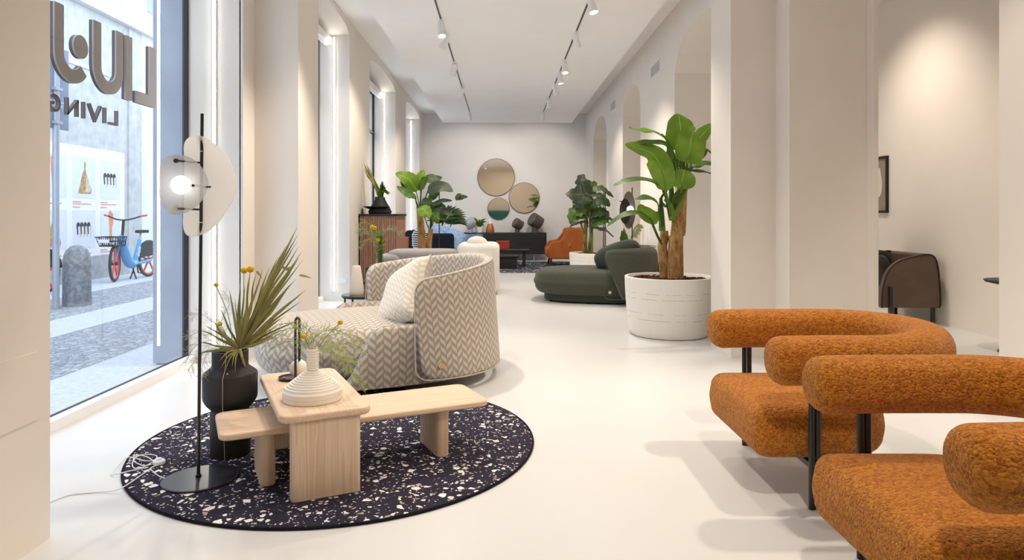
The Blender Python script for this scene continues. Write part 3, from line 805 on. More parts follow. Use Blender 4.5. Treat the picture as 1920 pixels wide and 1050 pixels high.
TA = R(25.6)
ct = thing('coffee_table', 'taller ash wood low table crossing over the long bench table', 'table', (-.9375, 3.28, RT), TA)
B().puff(rrect(.398, .85, .055), .344, .379, .011).make('tabletop', M['ash_top'], ct)
B().puff(rrect(.30, .075, .022), 0, .343, .005).make('leg', M['ash_leg'], ct).location = (0, -.372, 0)
B().puff(rrect(.30, .075, .022), 0, .343, .005).make('leg', M['ash_leg'], ct).location = (0, .34, 0)
cb = thing('long_low_table', 'longer ash wood low table passing under the taller one', 'table', (-.727, 3.356, RT), TA)
B().puff(rrect(1.30, .39, .05), .243, .272, .009).make('tabletop', M['ash_bench'], cb)
for x in (-.44, .41): B().puff(rrect(.07, .30, .033), 0, .243, .004).make('leg', M['ash_leg'], cb).location = (x, 0, 0)

TZ = .392
t = thing('ribbed_vase', 'squat white ribbed ceramic vase on the taller low table', 'vase', (-.879, 3.105, TZ))
pr = [(.01, 0), (.131, 0), (.1345, .003), (.1345, .020), (.133, .021), (.135, .023), (.135, .044), (.130, .050)]
N_ = 9
for i in range(N_):
    a = i/N_; c = (i+1)/N_
    r0 = .128-(.128-.029)*a; z0_ = .052+.078*(a**.9); z1_ = .052+.078*(c**.9); r1 = .128-(.128-.029)*c
    pr += [(r0, z0_), (r0-.002, z0_+(z1_-z0_)*.6), (r1+.0085, z1_-.0005)]
for i in range(8):
    z = .132+.0125*i; pr += [(.0262, z), (.0285, z+.004), (.0285, z+.008), (.0262, z+.012)]
pr += [(.026, .234), (.021, .234), (.021, .15)]
B().lathe(pr, 56).make('body', M['plaster'], t, ang=22)
t = thing('table_lamp', 'small portable lamp with white globe, black tray and thin black stem', 'lamp', (-1.093, 3.475, TZ))
B().lathe([(.01, 0), (.060, 0), (.066, .006), (.067, .014), (.063, .014), (.060, .008), (.01, .008)], 36).make('tray', M['black'], t)
B().sphere((.036, .0, .055), .047, 28).make('globe', M['cream'], t)
B().tube(cr([(.036, -.052, .008), (.036, -.053, .15), (.036, -.053, .30), (.038, -.050, .318), (.042, -.040, .326), (.046, -.030, .318), (.048, -.026, .30), (.046, -.02, .10)], 5), .0065, 8).make('stem', M['black'], t)
B().lathe([(.008, .008), (.008, .016), (.001, .017)], 12, (-.03, -.03, 0)).make('switch', M['brass'], t)

# tall black vase with dried palm
VX, VY = -1.403, 3.45
t = thing('floor_vase', 'tall matt black two-tier floor vase holding the dried palm leaf', 'vase', (VX, VY, RT))
B().lathe([(.01, 0), (.094, 0), (.098, .004), (.098, .222), (.094, .228), (.094, .236), (.118, .262), (.131, .285), (.134, .30), (.134, .415), (.128, .424), (.092, .452), (.089, .46), (.089, .535), (.083, .536), (.082, .47), (.04, .45)], 56).make('body', M['matt_black'], t, ang=50)
sg_ = thing('hanging_string', 'thin pale string hanging down the front of the black floor vase', 'string', (VX+.018, VY-.095, .55))
B().tube([(0, .006, .01), (0, -.004, -.04), (0, -.012, -.08), (0, -.042, -.12), (.0, -.044, -.25), (0, -.035, -.30), (0, -.016, -.54)], .0016, 5).make('strand', M['string'], sg_)
B().sphere((.012, -.014, -.10), .005, 8).make('bead', M['string'], sg_)

PV = W(450, 655, 3.37)
Z5 = .26676
def z5(x, y, Y): return W(350+x*Z5, 420+y*Z5, Y)
pl = thing('palm_leaf', 'large dried fan palm leaf leaning out of the black floor vase', 'plant', PV)
tips = [(80,912,1),(78,832,1),(112,752,1),(132,716,.9),(156,662,.9),(205,700,.9),(236,600,.8),(300,462,1),(340,520,.9),(375,402,1),(410,430,.9),(440,370,1),(490,345,1.1),(510,390,.9),(535,318,1.1),(560,360,1),(590,295,1.1),(612,330,1),(640,235,1.1),(668,200,1.2),(700,150,1.2),(735,100,1.2),(775,24,1.5),(782,75,2.0),(770,130,1.3),(785,160,1.2),(808,196,1.2),(790,240,1),(818,250,.9),(740,330,1),(730,340,1.1),(770,385,1.1),(720,430,1),(700,470,1),(834,466,1.2),(760,520,1),(800,545,.9),(720,600,1),(690,650,.9),(782,682,.8),(640,720,.9),(700,740,.8),(610,790,.8),(640,800,.9),(560,830,.8)]
bl, bd = B(), B()
for i, (x, y, w) in enumerate(tips):
    Yt = 3.37+random.uniform(-.10, .14)
    tip = z5(x, y, Yt)-PV; L = tip.length
    mid = tip*.5+Vector((random.uniform(-.012, .012), random.uniform(-.02, .02), .02*L))
    st = tip.normalized()*.01
    nv = Vector((random.uniform(-.7, .7), -1, random.uniform(-.3, .5)))
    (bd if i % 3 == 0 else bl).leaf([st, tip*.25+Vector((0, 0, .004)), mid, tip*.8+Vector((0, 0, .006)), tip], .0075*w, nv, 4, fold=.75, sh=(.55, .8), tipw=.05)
for a in (0, 1, 2, 3, 4):      # folded, broken ends
    p = z5(*((585, 345), (650, 295), (700, 330), (490, 330), (790, 360))[a], 3.35)-PV
    q = z5(*((620, 465), (735, 335), (740, 300), (530, 380), (880, 382))[a], 3.36)-PV
    bl.leaf([p, p.lerp(q, .5)+Vector((0, -.005, .003)), q], .006, (0, -1, .3), 4, fold=.5, sh=(.5, .7))
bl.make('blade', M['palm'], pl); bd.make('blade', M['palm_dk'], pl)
sb_ = B()
for (x, y) in ((280, 1030), (250, 1010), (330, 1000), (352, 1040), (240, 960)):
    q = z5(x, y, 3.31)-PV; sb_.leaf([(0, 0, 0), q*.5+Vector((0, -.03, .02)), q+Vector((0, -.02, 0))], .004, (0, -1, .2), 4, fold=.4, sh=(.5, .7))
sb_.tube([(0, 0, 0), (.0, .06, -.10)], .008, 6)
sb_.make('lower_blade', M['palm'], pl)

def craspedia(base, head, r, label, bend=.02):
    base, head = Vector(base), Vector(head); t = thing('ball_flower', label, 'flower', base, 0, 'yellow ball flowers')
    d = head-base
    B().tube(cr([(0, 0, 0), d*.5+Vector((bend, 0, .01)), d], 6), .0018, 5).make('stem', M['stem'], t)
    B().sphere(d, r, 18, (1, 1, .92)).make('flower_head', M['yellow'], t)
CB = (VX+.02, VY-.01, .54)
craspedia(CB, z5(403, 327, 3.42), .0175, 'yellow ball flower, left one of the close pair above the floor vase')
craspedia(CB, z5(448, 318, 3.40), .0185, 'yellow ball flower, right one of the close pair above the floor vase')
craspedia(CB, z5(205, 428, 3.40), .0125, 'pale yellow ball flower standing alone left of the pair')
craspedia((VX-.02, VY-.02, .54), z5(234, 702, 3.36), .0125, 'yellow ball flower half hidden low among the palm blades')
RV = (-.879, 3.105, .61)
craspedia((-.874, 3.105, .60), z5(1080, 692, 3.08), .0125, 'yellow ball flower leaning right from the ribbed vase', 0)
craspedia((-.886, 3.10, .60), z5(822, 790, 3.06), .0135, 'yellow ball flower standing left in the ribbed vase', 0)

def sprig(b, P, n=26, ln=.09, r=.0011, needles=7, droop=.2, nl=.02):
    Pc = cr(P, 8); b.tube(Pc, r*1.3, 4); m = len(Pc)
    for i in range(n):
        t = .2+.8*i/n; k = min(int(t*(m-1)), m-2); p = Pc[k].lerp(Pc[k+1], t*(m-1)-k); tg = (Pc[k+1]-Pc[k]).normalized()
        sd = Vector((random.uniform(-1, 1), random.uniform(-1, 1), random.uniform(-.6, .9))); sd = (sd-tg*sd.dot(tg)).normalized()
        l_ = ln*(1.1-t*.7)*random.uniform(.6, 1.1); e = p+(sd*.8+tg*.6)*l_+Vector((0, 0, -droop*l_))
        b.tube([p, p.lerp(e, .5)+Vector((0, 0, .1*l_)), e], r*.75, 3)
        for q in range(needles):
            s = (q+1)/(needles+1); c = p.lerp(e, s)
            d = Vector((random.uniform(-1, 1), random.uniform(-1, 1), random.uniform(-1, 1))).normalized()
            b.tube([c, c+(d+(e-p).normalized()*.7)*nl*random.uniform(.5, 1)], r*.55, 3)
def fern(name, label, base, paths, mat, group, **kw):
    t = thing(name, label, 'plant', base, 0, group); base = Vector(base); b = B()
    for P in paths: sprig(b, [Vector(p)-base for p in P], **kw)
    b.make('fronds', mat, t)
FG = 'feathery fern sprigs in the vases'
fern('fern_sprig', 'feathery green fern spraying right from the ribbed vase', RV,
     [[RV, z5(960, 800, 3.12), z5(1120, 770, 3.15), z5(1250, 820, 3.2)], [RV, z5(980, 850, 3.16), z5(1100, 900, 3.2), z5(1200, 985, 3.2)],
      [RV, z5(990, 880, 3.05), z5(1110, 960, 3.02), z5(1215, 1090, 3.0)], [RV, z5(900, 800, 3.1), z5(990, 745, 3.1), z5(1090, 750, 3.1)],
      [RV, z5(960, 870, 3.2), z5(1150, 840, 3.3), z5(1260, 900, 3.35)], [RV, z5(1000, 900, 3.18), z5(1130, 1000, 3.22), z5(1250, 1180, 3.25)]],
     M['fern'], FG, n=26, ln=.085, needles=6)
fern('fern_sprig', 'feathery green fern arching left from the ribbed vase', RV,
     [[RV, z5(860, 790, 3.1), z5(740, 730, 3.12), z5(600, 800, 3.15)], [RV, z5(840, 830, 3.12), z5(700, 830, 3.15), z5(580, 880, 3.2)], [RV, z5(850, 800, 3.14), z5(830, 720, 3.16), z5(760, 700, 3.2)]],
     M['fern'], FG, n=24, ln=.08, needles=6)
GB = (VX-.03, VY, .55)
fern('dry_grass', 'grey feathery grass drooping left from the black floor vase', GB,
     [[GB, z5(230, 760, 3.42), z5(120, 640, 3.4), z5(20, 640, 3.4)], [GB, z5(180, 820, 3.4), z5(60, 860, 3.36), z5(-10, 980, 3.34)], [GB, z5(160, 880, 3.4), z5(60, 960, 3.36), z5(10, 1030, 3.34)],
      [GB, z5(240, 700, 3.45), z5(300, 560, 3.45), z5(260, 470, 3.45)], [GB, z5(190, 780, 3.4), z5(90, 760, 3.4), z5(0, 800, 3.4)], [GB, z5(150, 900, 3.4), z5(110, 1010, 3.36), z5(120, 1080, 3.34)]],
     M['grass_gr'], FG, n=22, ln=.09, r=.0009, needles=5)
fern('fern_sprig', 'wispy fern strands leaning right from the black floor vase', (VX+.03, VY, .55),
     [[(VX+.03, VY, .55), z5(520, 830, 3.4), z5(620, 720, 3.4), z5(760, 690, 3.4)], [(VX+.03, VY, .55), z5(500, 850, 3.4), z5(600, 800, 3.4), z5(720, 890, 3.4)], [(VX+.03, VY, .55), z5(560, 820, 3.42), z5(680, 700, 3.42), z5(800, 745, 3.42)]],
     M['palm_dk'], FG, n=10, ln=.05, r=.001, needles=2)

# ------------------------------------------------------------------ floor lamp with two plates
LX, LY = -1.42, 3.125
fl = thing('floor_lamp', 'black pole floor lamp with two overlapping pale plates and a glowing globe', 'lamp', (LX, LY, RT))
pts = [(.168, .05), (.13, .12), (.05, .162), (-.05, .145), (-.13, .075), (-.155, -.02), (-.13, -.095), (-.05, -.155), (.05, -.158), (.135, -.10), (.17, -.025)]
pts = [(p.x, p.y) for p in cr([(x, y, 0) for x, y in pts+[pts[0]]], 6)[:-1]]
B().puff(pts, 0, .009, .003).make('base', M['gloss_black'], fl).location = (.005, -.01, 0)
PT = W(379, 213, 3.125)-Vector((LX, LY, RT))
B().tube([(0, 0, .008), PT], .0075, 12).make('pole', M['black'], fl)
B().lathe([(.013, .008), (.013, .018), (.009, .02)], 16).make('collar', M['black'], fl)
Z4 = .2475
def z4(x, y, dY=0): return W(280+x*Z4, 200+y*Z4, LY+dY)-Vector((LX, LY, RT))
def plate(name, outl, mat, f, n=10, thick=.004, parent=fl):
    P = [Vector(p) for p in outl]; c = sum(P, Vector())/len(P); b = B(); m = len(P)
    for side in (0, 1):
        k = len(b.v)
        for r in range(n+1):
            s = max(r/n, .002)
            for p in P:
                q = c+(p-c)*s; q.y = f(q)+(thick if side else 0); b.add(q)
        for r in range(n):
            for i in range(m):
                b.f.append([k+r*m+i, k+r*m+(i+1) % m, k+(r+1)*m+(i+1) % m, k+(r+1)*m+i])
    o = n*m; k2 = (n+1)*m
    for i in range(m): b.f.append([o+i, o+(i+1) % m, k2+o+(i+1) % m, k2+o+i])
    return b.make(name, mat, parent, ang=60)
big = cr([z4(*p) for p in ((258,370),(265,290),(300,240),(365,222),(430,235),(520,300),(590,380),(640,500),(652,600),(632,700),(585,785),(520,880),(440,950),(350,985),(290,970),(262,920),(252,850),(252,700),(254,520),(258,370))], 4)[:-1]
zc_ = z4(0, 603).z; hh_ = z4(0, 222).z-zc_
plate('back_plate', big, M['plate'], lambda q: .018-.030*((q.z-zc_)/hh_)**2-.01*min(1, abs(q.x)/.15)**2)
sm_ = cr([z4(*p) for p in ((250,368),(185,385),(150,440),(135,520),(135,620),(150,720),(185,800),(230,822),(300,805),(370,765),(430,700),(468,610),(468,560),(440,490),(390,430),(320,382),(250,368))], 4)[:-1]
xf = z4(258, 0).x
plate('perforated_plate', sm_, M['perf'], lambda q: -.034-(.5*(xf-q.x)*1.0+2.5*(xf-q.x)**2 if q.x < xf else .0)*1.0, thick=.002)
bc = z4(308, 600); bc.y = -.088
B().sphere(bc, .043, 28).make('globe', M['bulb'], fl)
B().tube([(z4(390, 0).x, 0, bc.z), bc], .006, 8).tube([z4(392, 608), z4(460, 608, -.05)], .005, 6).make('globe_arm', M['black'], fl)
for (x, y, mt, lb) in ((245, 417, 'black', 'black fixing knob'), (242, 772, 'brass', 'brass fixing knob')):
    e = z4(x, y); e.y = -.046; s_ = z4(388, y+8)
    r_ = B().tube([s_, e], .0045, 8).make('plate_rod', M['black'], fl)
    B().lathe([(.001, -.014), (.010, -.014), (.0105, -.004), (.009, .0), (.001, 0)], 16, e, Matrix.Rotation(R(-90), 3, 'X')).make('knob', M[mt], r_)['label'] = lb
for y in (337, 877): B().tube([z4(372, y, -.009), z4(404, y, -.009)], .0018, 6).make('clip', M['white'], fl)

cd = thing('power_cord', 'clear white lamp cord coiled on the rug edge and running to the pillar', 'cord', (-1.7, 3.1, 0))
def fz(u, v, z=.018):
    Y = (CH-z)*FPX/(v-CV); return Vector(((u-CU)/FPX*Y, Y, z))-Vector((-1.7, 3.1, 0))
c3 = lambda x, y, z=.018: fz(200+x*.3238, 640+y*.3238, z)
B().tube(cr([c3(352, 796), c3(310, 785), c3(270, 755), c3(255, 735), c3(300, 715)], 6), .0028, 6).tube(
    cr([c3(258, 735, .02), c3(200, 775, .02), c3(120, 830, .019), c3(66, 858, .019), c3(20, 868, .008), c3(-80, 875, .004), c3(-220, 890, .004), c3(-340, 935, .004)], 6), .0028, 6).tube(
    cr([c3(262, 700), c3(220, 725), c3(160, 735), c3(150, 700, .024), c3(180, 665, .03), c3(240, 655, .026), c3(290, 665), c3(270, 690), c3(210, 690, .026), c3(130, 670, .022), c3(70, 715, .02), c3(28, 768, .006), c3(75, 765, .018), c3(160, 745, .02), c3(240, 730, .022)], 6), .0028, 6).tube(
    cr([c3(280, 700, .02), c3(230, 668, .03), c3(165, 660, .03), c3(160, 695, .024), c3(215, 720, .02), c3(260, 712)], 6), .0028, 6).make('cable', M['cord'], cd)
sw_ = B().lathe([(.01, 0), (.026, 0), (.030, .006), (.029, .018), (.022, .024), (.001, .024)], 24).make('foot_switch', M['cord'], cd); sw_.location = c3(303, 712, RT)
B().lathe([(.012, .024), (.012, .031), (.001, .032)], 16).make('button', M['white'], sw_)

# ------------------------------------------------------------------ rounded shell sofas
def sofa(name, label, cat, loc, rz, ms, mp, mu, pt, hb=.92, ha=.79, slant=.05, badge=True, flange=True, thick=.085, group=None, Rr=.11, a0=.76):
    t = thing(name, label, cat, loc, rz, group)
    b0 = .82; n = 72; E = R(102)
    prof = 6
    b = B(); ringN = 2*(prof+1)+10
    tops = []
    def pos(ph, z, off):
        lean = 1-.085*max(0, z-.1)
        a = (a0-off)*lean; bb = (b0-off)*lean
        return Vector((-a*math.cos(ph), bb*math.sin(ph), z))
    for i in range(n+1):
        s = -1+2*i/n
        s = math.copysign(1-(1-abs(s))**1.35, s) if abs(s) > 0 else 0
        d = (1-abs(s))*E*.82                                  # distance from the arm end
        k1 = 1-max(0, Rr-d)**2/Rr**2 if d < Rr else 1
        rnd = Rr*(1-math.sqrt(max(0, k1)))
        zt_ = hb-(hb-ha)*(abs(s)**1.6)-rnd; zb_ = .07+.03*abs(s)+rnd*.9
        ring = []
        q = thick/2
        for j in range(prof+1): ring.append((0, zb_+q+(zt_-zb_-2*q)*j/prof))
        for j in range(1, 6): aa = PI*j/6; ring.append((q-q*math.cos(aa), zt_-q+q*math.sin(aa)))
        for j in range(prof+1): ring.append((thick, zt_-q-(zt_-zb_-2*q)*j/prof))
        for j in range(1, 6): aa = PI*j/6; ring.append((q+q*math.cos(aa), zb_+q-q*math.sin(aa)))
        for off, z in ring:
            ph = s*E*(1-slant*max(0, 1-(z-.1)/.7)*abs(s)**3)
            p = pos(ph, z, off); b.add(p, (s*E*.8, z))
        ph = s*E*(1-slant*max(0, 1-(zt_-.1)/.7)*abs(s)**3)
        tops.append((pos(ph, zt_-.004, .012), pos(ph, zb_+.01, .004)))
    m = len(ring)
    for i in range(n):
        for j in range(m): b.f.append([i*m+j, i*m+(j+1) % m, (i+1)*m+(j+1) % m, (i+1)*m+j])
    b.f.append(list(range(m))[::-1]); b.f.append([n*m+j for j in range(m)])
    sh = b.make('backrest_shell', ms, t, uv='vert', ang=70)
    pp = [x[0] for x in tops]+[x[1] for x in tops[::-1]]
    B().tube(pp, .0045, 6, True).make('piping', mp, sh)
    def plan(a, k=0):
        c, s_ = math.cos(a), math.sin(a); e = 2/2.9
        x = math.copysign(abs(c)**e, c); y = math.copysign(abs(s_)**e, s_)
        return (.30+(.83+k)*x, (.655+k)*y*(1 if x < 0 else 1-.04*x))
    if flange:
        for sg2 in (1, -1):
            f = B(); nn = 34; lip = []; L = 0; pv_ = None
            for i in range(nn+1):
                u = i/nn; a = R(128-78*u); x, y = plan(a)
                if pv_: L += math.hypot(x-pv_[0], y-pv_[1])
                pv_ = (x, y)
                e = min(1, max(0, (x-.37)/.23)); e = e*e*(3-2*e); zt_ = .475-.37*e; zb_ = .055
                for k, z in ((.035, zb_), (.06, zb_+(zt_-zb_)*.33), (.062, zb_+(zt_-zb_)*.66), (.05, zt_-.02), (.035, zt_-.003), (.02, zt_), (.005, zt_-.012), (0, zb_)):
                    x, y = plan(a, k); p = Vector((x, sg2*y, z)); f.add(p, (L, z))
                    if k == .02: lip.append(p)
            for i in range(nn):
                for j in range(8): f.f.append([i*8+j, i*8+(j+1) % 8, (i+1)*8+(j+1) % 8, (i+1)*8+j])
            f.f.append(list(range(8))[::-1]); f.f.append([nn*8+j for j in range(8)])
            fo = f.make('side_flange', ms, t, uv='vert', ang=60); B().tube(lip, .005, 6).make('piping', mp, fo)
    out = [plan(2*PI*i/72) for i in range(72)]
    B().puff(out, .115, .455, .12, .04, belly=.02).make('seat', ms, t, uv='mix', ang=70)
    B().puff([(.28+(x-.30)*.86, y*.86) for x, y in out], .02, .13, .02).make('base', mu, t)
    for x, y in ((.85, .38), (.85, -.38), (-.25, .38), (-.25, -.38)): B().lathe([(.02, 0), (.024, .025)], 12, (x, y, 0)).make('foot', M['black'], t)
    if badge:
        ph = E*.86; p = pos(ph, .2, -.004); nrm = Vector((-math.cos(ph)/a0, math.sin(ph)/b0, 0)).normalized()
        B().lathe([(.001, 0), (.019, 0), (.021, .003), (.019, .007), (.010, .0075), (.009, .005), (.001, .005)], 22, p, nrm.to_track_quat('Z', 'Y').to_matrix()).make('badge', M['brass'], t)
    return t
def cushion(name, label, w, h, th, mat, mp, loc, rot, group=None, cat='cushion'):
    t = thing(name, label, cat, loc, 0, group); t.rotation_euler = rot
    b = B(); n = 18
    for side in (1, -1):
        for i in range(n+1):
            for j in range(n+1):
                x, y = -1+2*i/n, -1+2*j/n
                k = (1-x**4)*(1-y**4); px = x*(1-.07*(1-abs(y)**2)*abs(x)**3*1.0); py = y*(1-.07*(1-abs(x)**2)*abs(y)**3)
                wob = .012*math.sin(x*7+y*3)*math.sin(y*6+1)*(1-k)
                b.add((px*w/2, side*(th/2*k**.42+.003)+wob, py*h/2), (px*w/2, py*h/2))
    for sd in (0, 1):
        k = sd*(n+1)**2
        for i in range(n):
            for j in range(n): b.f.append([k+i*(n+1)+j, k+(i+1)*(n+1)+j, k+(i+1)*(n+1)+j+1, k+i*(n+1)+j+1])
    ed = [(i, 0) for i in range(n)]+[(n, j) for j in range(n)]+[(i, n) for i in range(n, 0, -1)]+[(0, j) for j in range(n, 0, -1)]
    K = (n+1)**2
    for q in range(len(ed)):
        a, c = ed[q], ed[(q+1) % len(ed)]; ia, ic = a[0]*(n+1)+a[1], c[0]*(n+1)+c[1]
        b.f.append([ia, ic, K+ic, K+ia])
    o = b.make('cover', mat, t, uv='vert', ang=80)
    if mp: B().tube([b.v[a[0]*(n+1)+a[1]] for a in ed], .0045, 6, True).make('seam', mp, o)
    return t
SR = R(204)
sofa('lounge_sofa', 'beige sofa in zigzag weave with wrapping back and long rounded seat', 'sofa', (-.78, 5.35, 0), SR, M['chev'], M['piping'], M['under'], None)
cushion('scatter_cushion', 'square cream zigzag cushion leaning in the patterned sofa', .54, .54, .21, M['chev_light'], M['piping'], (-.74, 5.08, .63), (R(-30), R(-22), R(-50)))
sofa('lounge_sofa', 'dark green rounded sofa beside the white barrel planter', 'sofa', (1.63, 9.75, 0), R(166), M['green'], M['green'], M['greenp'], None, hb=.79, ha=.77, slant=.30, flange=False, thick=.2, Rr=.2, a0=.67)
bo_ = thing('bolster_cushion', 'dark green cushion rolled over the back of the green sofa', 'cushion', (1.66, 9.5, .665)); bo_.rotation_euler = (0, R(-20), R(-10))
b = B(); Bn = 24
for i in range(Bn+1):
    for j in range(2*Bn):
        th, ph = PI*i/Bn, PI*j/Bn; se = lambda q, e: math.copysign(abs(q)**e, q)
        b.add((.34*se(math.cos(th), .7), .15*se(math.sin(th), .7)*se(math.sin(ph), .9), .185*se(math.sin(th), .7)*se(math.cos(ph), .8)))
for i in range(Bn):
    for j in range(2*Bn): b.f.append([i*2*Bn+j, i*2*Bn+(j+1) % (2*Bn), (i+1)*2*Bn+(j+1) % (2*Bn), (i+1)*2*Bn+j])
b.make('cover', M['greenp'], bo_, ang=80)

# ------------------------------------------------------------------ rust armchairs
def armchair(loc, label):
    t = thing('boucle_armchair', label, 'armchair', loc, 0, 'rust armchairs in the right foreground')
    P = [(-.36, -.395, .63), (-.30, -.397, .632), (-.15, -.397, .634)]
    for i in range(0, 13):
        a = R(-90+180*i/12); P.append((.04+.40*math.cos(a), .397*math.sin(a), .634+.012*math.cos(a)))
    P += [(-.15, .397, .634), (-.30, .397, .632), (-.36, .395, .63)]
    Pc = cr(P, 4); n = len(Pc); cum = [0]
    for i in range(1, n): cum.append(cum[-1]+(Pc[i]-Pc[i-1]).length)
    body = [(p, .102) for p in Pc]
    cap = [(math.sin(R(a)), math.cos(R(a))) for a in (18, 36, 54, 70, 82, 89)]
    st = [(Pc[0]+(Pc[0]-Pc[1]).normalized()*.06*s, .042+.060*c) for s, c in cap][::-1]; en = [(Pc[-1]+(Pc[-1]-Pc[-2]).normalized()*.06*s, .042+.060*c) for s, c in cap]
    st = [(Pc[0]+(Pc[0]-Pc[1]).normalized()*.061, .02)]+st; en = en+[(Pc[-1]+(Pc[-1]-Pc[-2]).normalized()*.061, .02)]
    allp = st+body+en
    B().tube([p for p, r in allp], [r for p, r in allp], 28, sq=.86).make('arm_and_back', M['boucle'], t, ang=80)
    out = rrect(.66, .70, .1, 8, (.28, .075, .075, .28))
    B().puff(out, .185, .415, .062, .022, belly=.008, seg=7).make('seat', M['boucle'], t, ang=80).location = (-.12, 0, 0)
    for sy in (-1, 1):
        lg = B()
        for dx in (-.0135, .0135): lg.tube([(-.222+dx, sy*.392, 0), (-.222+dx, sy*.392, .56)], .0125, 12)
        lg.make('leg', M['black'], t)
    lg = B()
    for dy in (-.0135, .0135): lg.tube([(.12, dy, 0), (.12, dy, .19)], .0125, 12)
    lg.make('leg', M['black'], t)
    B().box((-.234, -.39, .165), (-.21, .39, .187)).box((-.22, -.012, .165), (.13, .012, .187)).make('seat_frame', M['black'], t, smooth=False)
    return t
ac = armchair((1.552, 3.22, 0), 'rust boucle armchair farther from the camera, fully in view')
a2 = copy_tree(ac); a2.location = (1.54, 2.03, 0); a2['label'] = 'rust boucle armchair nearest the camera, cut by the right edge'
# ------------------------------------------------------------------ side tables, cabinet
def side_table(name, label, loc, r, h, mtop, legs=3, group=None, ph=.4):
    t = thing(name, label, 'side table', loc, 0, group)
    B().lathe([(.01, h-.012), (r-.004, h-.012), (r, h-.006), (r-.004, h), (.01, h)], 48).make('tabletop', mtop, t)
    B().tube([(r*.93*math.cos(2*PI*i/40), r*.93*math.sin(2*PI*i/40), h-.021) for i in range(40)], .008, 6, True).make('rim_frame', M['black'], t)
    for k in range(legs):
        a = ph+2*PI*k/legs; B().tube([(r*.93*math.cos(a), r*.93*math.sin(a), 0), (r*.93*math.cos(a), r*.93*math.sin(a), h-.02)], .010, 10).make('leg', M['black'], t)
    return t
side_table('side_table', 'round smoked glass side table carrying the cream bottle vase', (-1.42, 6.85, 0), .225, .43, M['smoke'], 4, ph=.75)
t = thing('bottle_vase', 'plain cream tapering bottle vase on the smoked glass table', 'vase', (-1.48, 6.82, .43))
B().lathe([(.01, 0), (.070, 0), (.073, .008), (.072, .05), (.058, .17), (.042, .275), (.036, .295), (.030, .298), (.025, .29), (.03, .2)], 40).make('body', M['cream'], t, ang=60)
side_table('side_table', 'small dark side table behind the smoked glass one', (-1.60, 8.0, 0), .20, .46, M['gloss_black'], 3, ph=1)
t = thing('dark_bowl', 'small black footed bowl on the dark side table', 'bowl', (-1.535, 7.93, .46))
B().lathe([(.005, 0), (.035, 0), (.03, .03), (.06, .07), (.085, .12), (.088, .15), (.082, .15), (.05, .08), (.005, .05)], 32).make('body', M['matt_black'], t)
t = thing('glass_flower_vase', 'clear glass vase on black stand holding yellow flowers and fern', 'vase', (-1.503, 8.25, .0))
B().lathe([(.01, .0), (.06, .0), (.06, .012), (.02, .02), (.016, .50), (.06, .53), (.06, .545), (.005, .545)], 28).make('stand', M['black'], t)
B().lathe([(.005, .545), (.040, .545), (.040, .78), (.036, .78), (.036, .56), (.005, .56)], 28).make('glass', M['clearglass'], t)
cabt = thing('slatted_cabinet', 'tall walnut slatted cabinet with black top against the window pier', 'cabinet', (-1.885, 10.68, 0))
B().box((-.28, -.46, .0), (.265, .46, 1.225)).make('carcass', M['dark_wood'], cabt, smooth=False)
B().box((-.285, -.47, 0), (.27, .47, .05)).make('plinth', M['dark_wood'], cabt, smooth=False)
def slats(n, w, org, axis):
    b = B()
    for i in range(n):
        a = -w/2+w*(i+.5)/n; h = w/n*.33
        if axis == 'x': b.box((a-h, org-.014, .05), (a+h, org, 1.225))
        else: b.box((org, a-h, .05), (org+.014, a+h, 1.225))
    return b
slats(20, .545, -.46, 'x').make('slatted_side', M['slat_wood'], cabt, smooth=False).location = (-.0075, 0, 0)
slats(34, .92, .265, 'y').make('slatted_front', M['slat_wood'], cabt, smooth=False)
B().puff(rrect(.60, .98, .02), 1.225, 1.258, .006).make('top', M['dark_wood'], cabt)
t = thing('lidded_black_vase', 'black conical vase with a flat dish on the slatted cabinet', 'vase', (-1.92, 10.55, 1.258))
B().lathe([(.01, 0), (.17, 0), (.185, .03), (.16, .09), (.085, .22), (.082, .265), (.075, .27), (.07, .24)], 40).make('body', M['matt_black'], t, ang=60)
B().lathe([(.01, .075), (.12, .078), (.205, .108), (.21, .118), (.20, .116), (.01, .10)], 40, (-.045, -.06, 0)).make('dish', M['matt_black'], t)
def zz2(x, y, Y): return W(620+x*.2667, 280+y*.2667, Y)
def spray(name, label, base, leaves, mat, cat='plant', hw=.012, group=None, **kw):
    t = thing(name, label, cat, base, 0, group); base = Vector(base); b = B()
    for P in leaves: b.leaf([Vector(p)-base for p in P], hw*random.uniform(.8, 1.2), (random.uniform(-.5, .5), -1, random.uniform(-.3, .5)), 4, fold=.4, **kw)
    b.make('blade', mat, t); return t
b0 = (-1.92, 10.55, 1.49)
spray('palm_leaf', 'dry palm leaf leaning left out of the black vase on the cabinet', b0,
      [[b0, zz2(325, 270, 10.5), zz2(x, y, 10.5+random.uniform(-.1, .1))] for x, y in ((230, 95), (236, 120), (245, 150), (255, 120), (262, 175), (272, 200), (285, 230), (232, 140), (250, 100), (300, 210), (248, 180), (268, 150))], M['palm'], hw=.028)
b1 = (-1.90, 10.50, 1.49)
spray('dried_flower', 'pale green protea flowers in the black vase on the cabinet', b1,
      [[b1, zz2(360, 290, 10.5), zz2(x, y, 10.45)] for x, y in ((362, 222), (350, 245), (375, 240), (385, 250), (395, 285), (400, 300), (410, 320), (420, 310), (345, 270), (390, 265))], M['leaf_m'], 'flower', .035)
g0 = Vector((-1.503, 8.25, .60))
spray('lily_stem', 'green lily stems with leaves in the clear glass vase', g0, [[g0, zz2(345, 650, 8.15), zz2(x, y, 8.1+random.uniform(-.1, .1))] for x, y in ((315, 590), (340, 560), (370, 600), (330, 620), (300, 610), (355, 580), (362, 650), (325, 575), (345, 600))], M['leaf_l'], 'flower', .03)
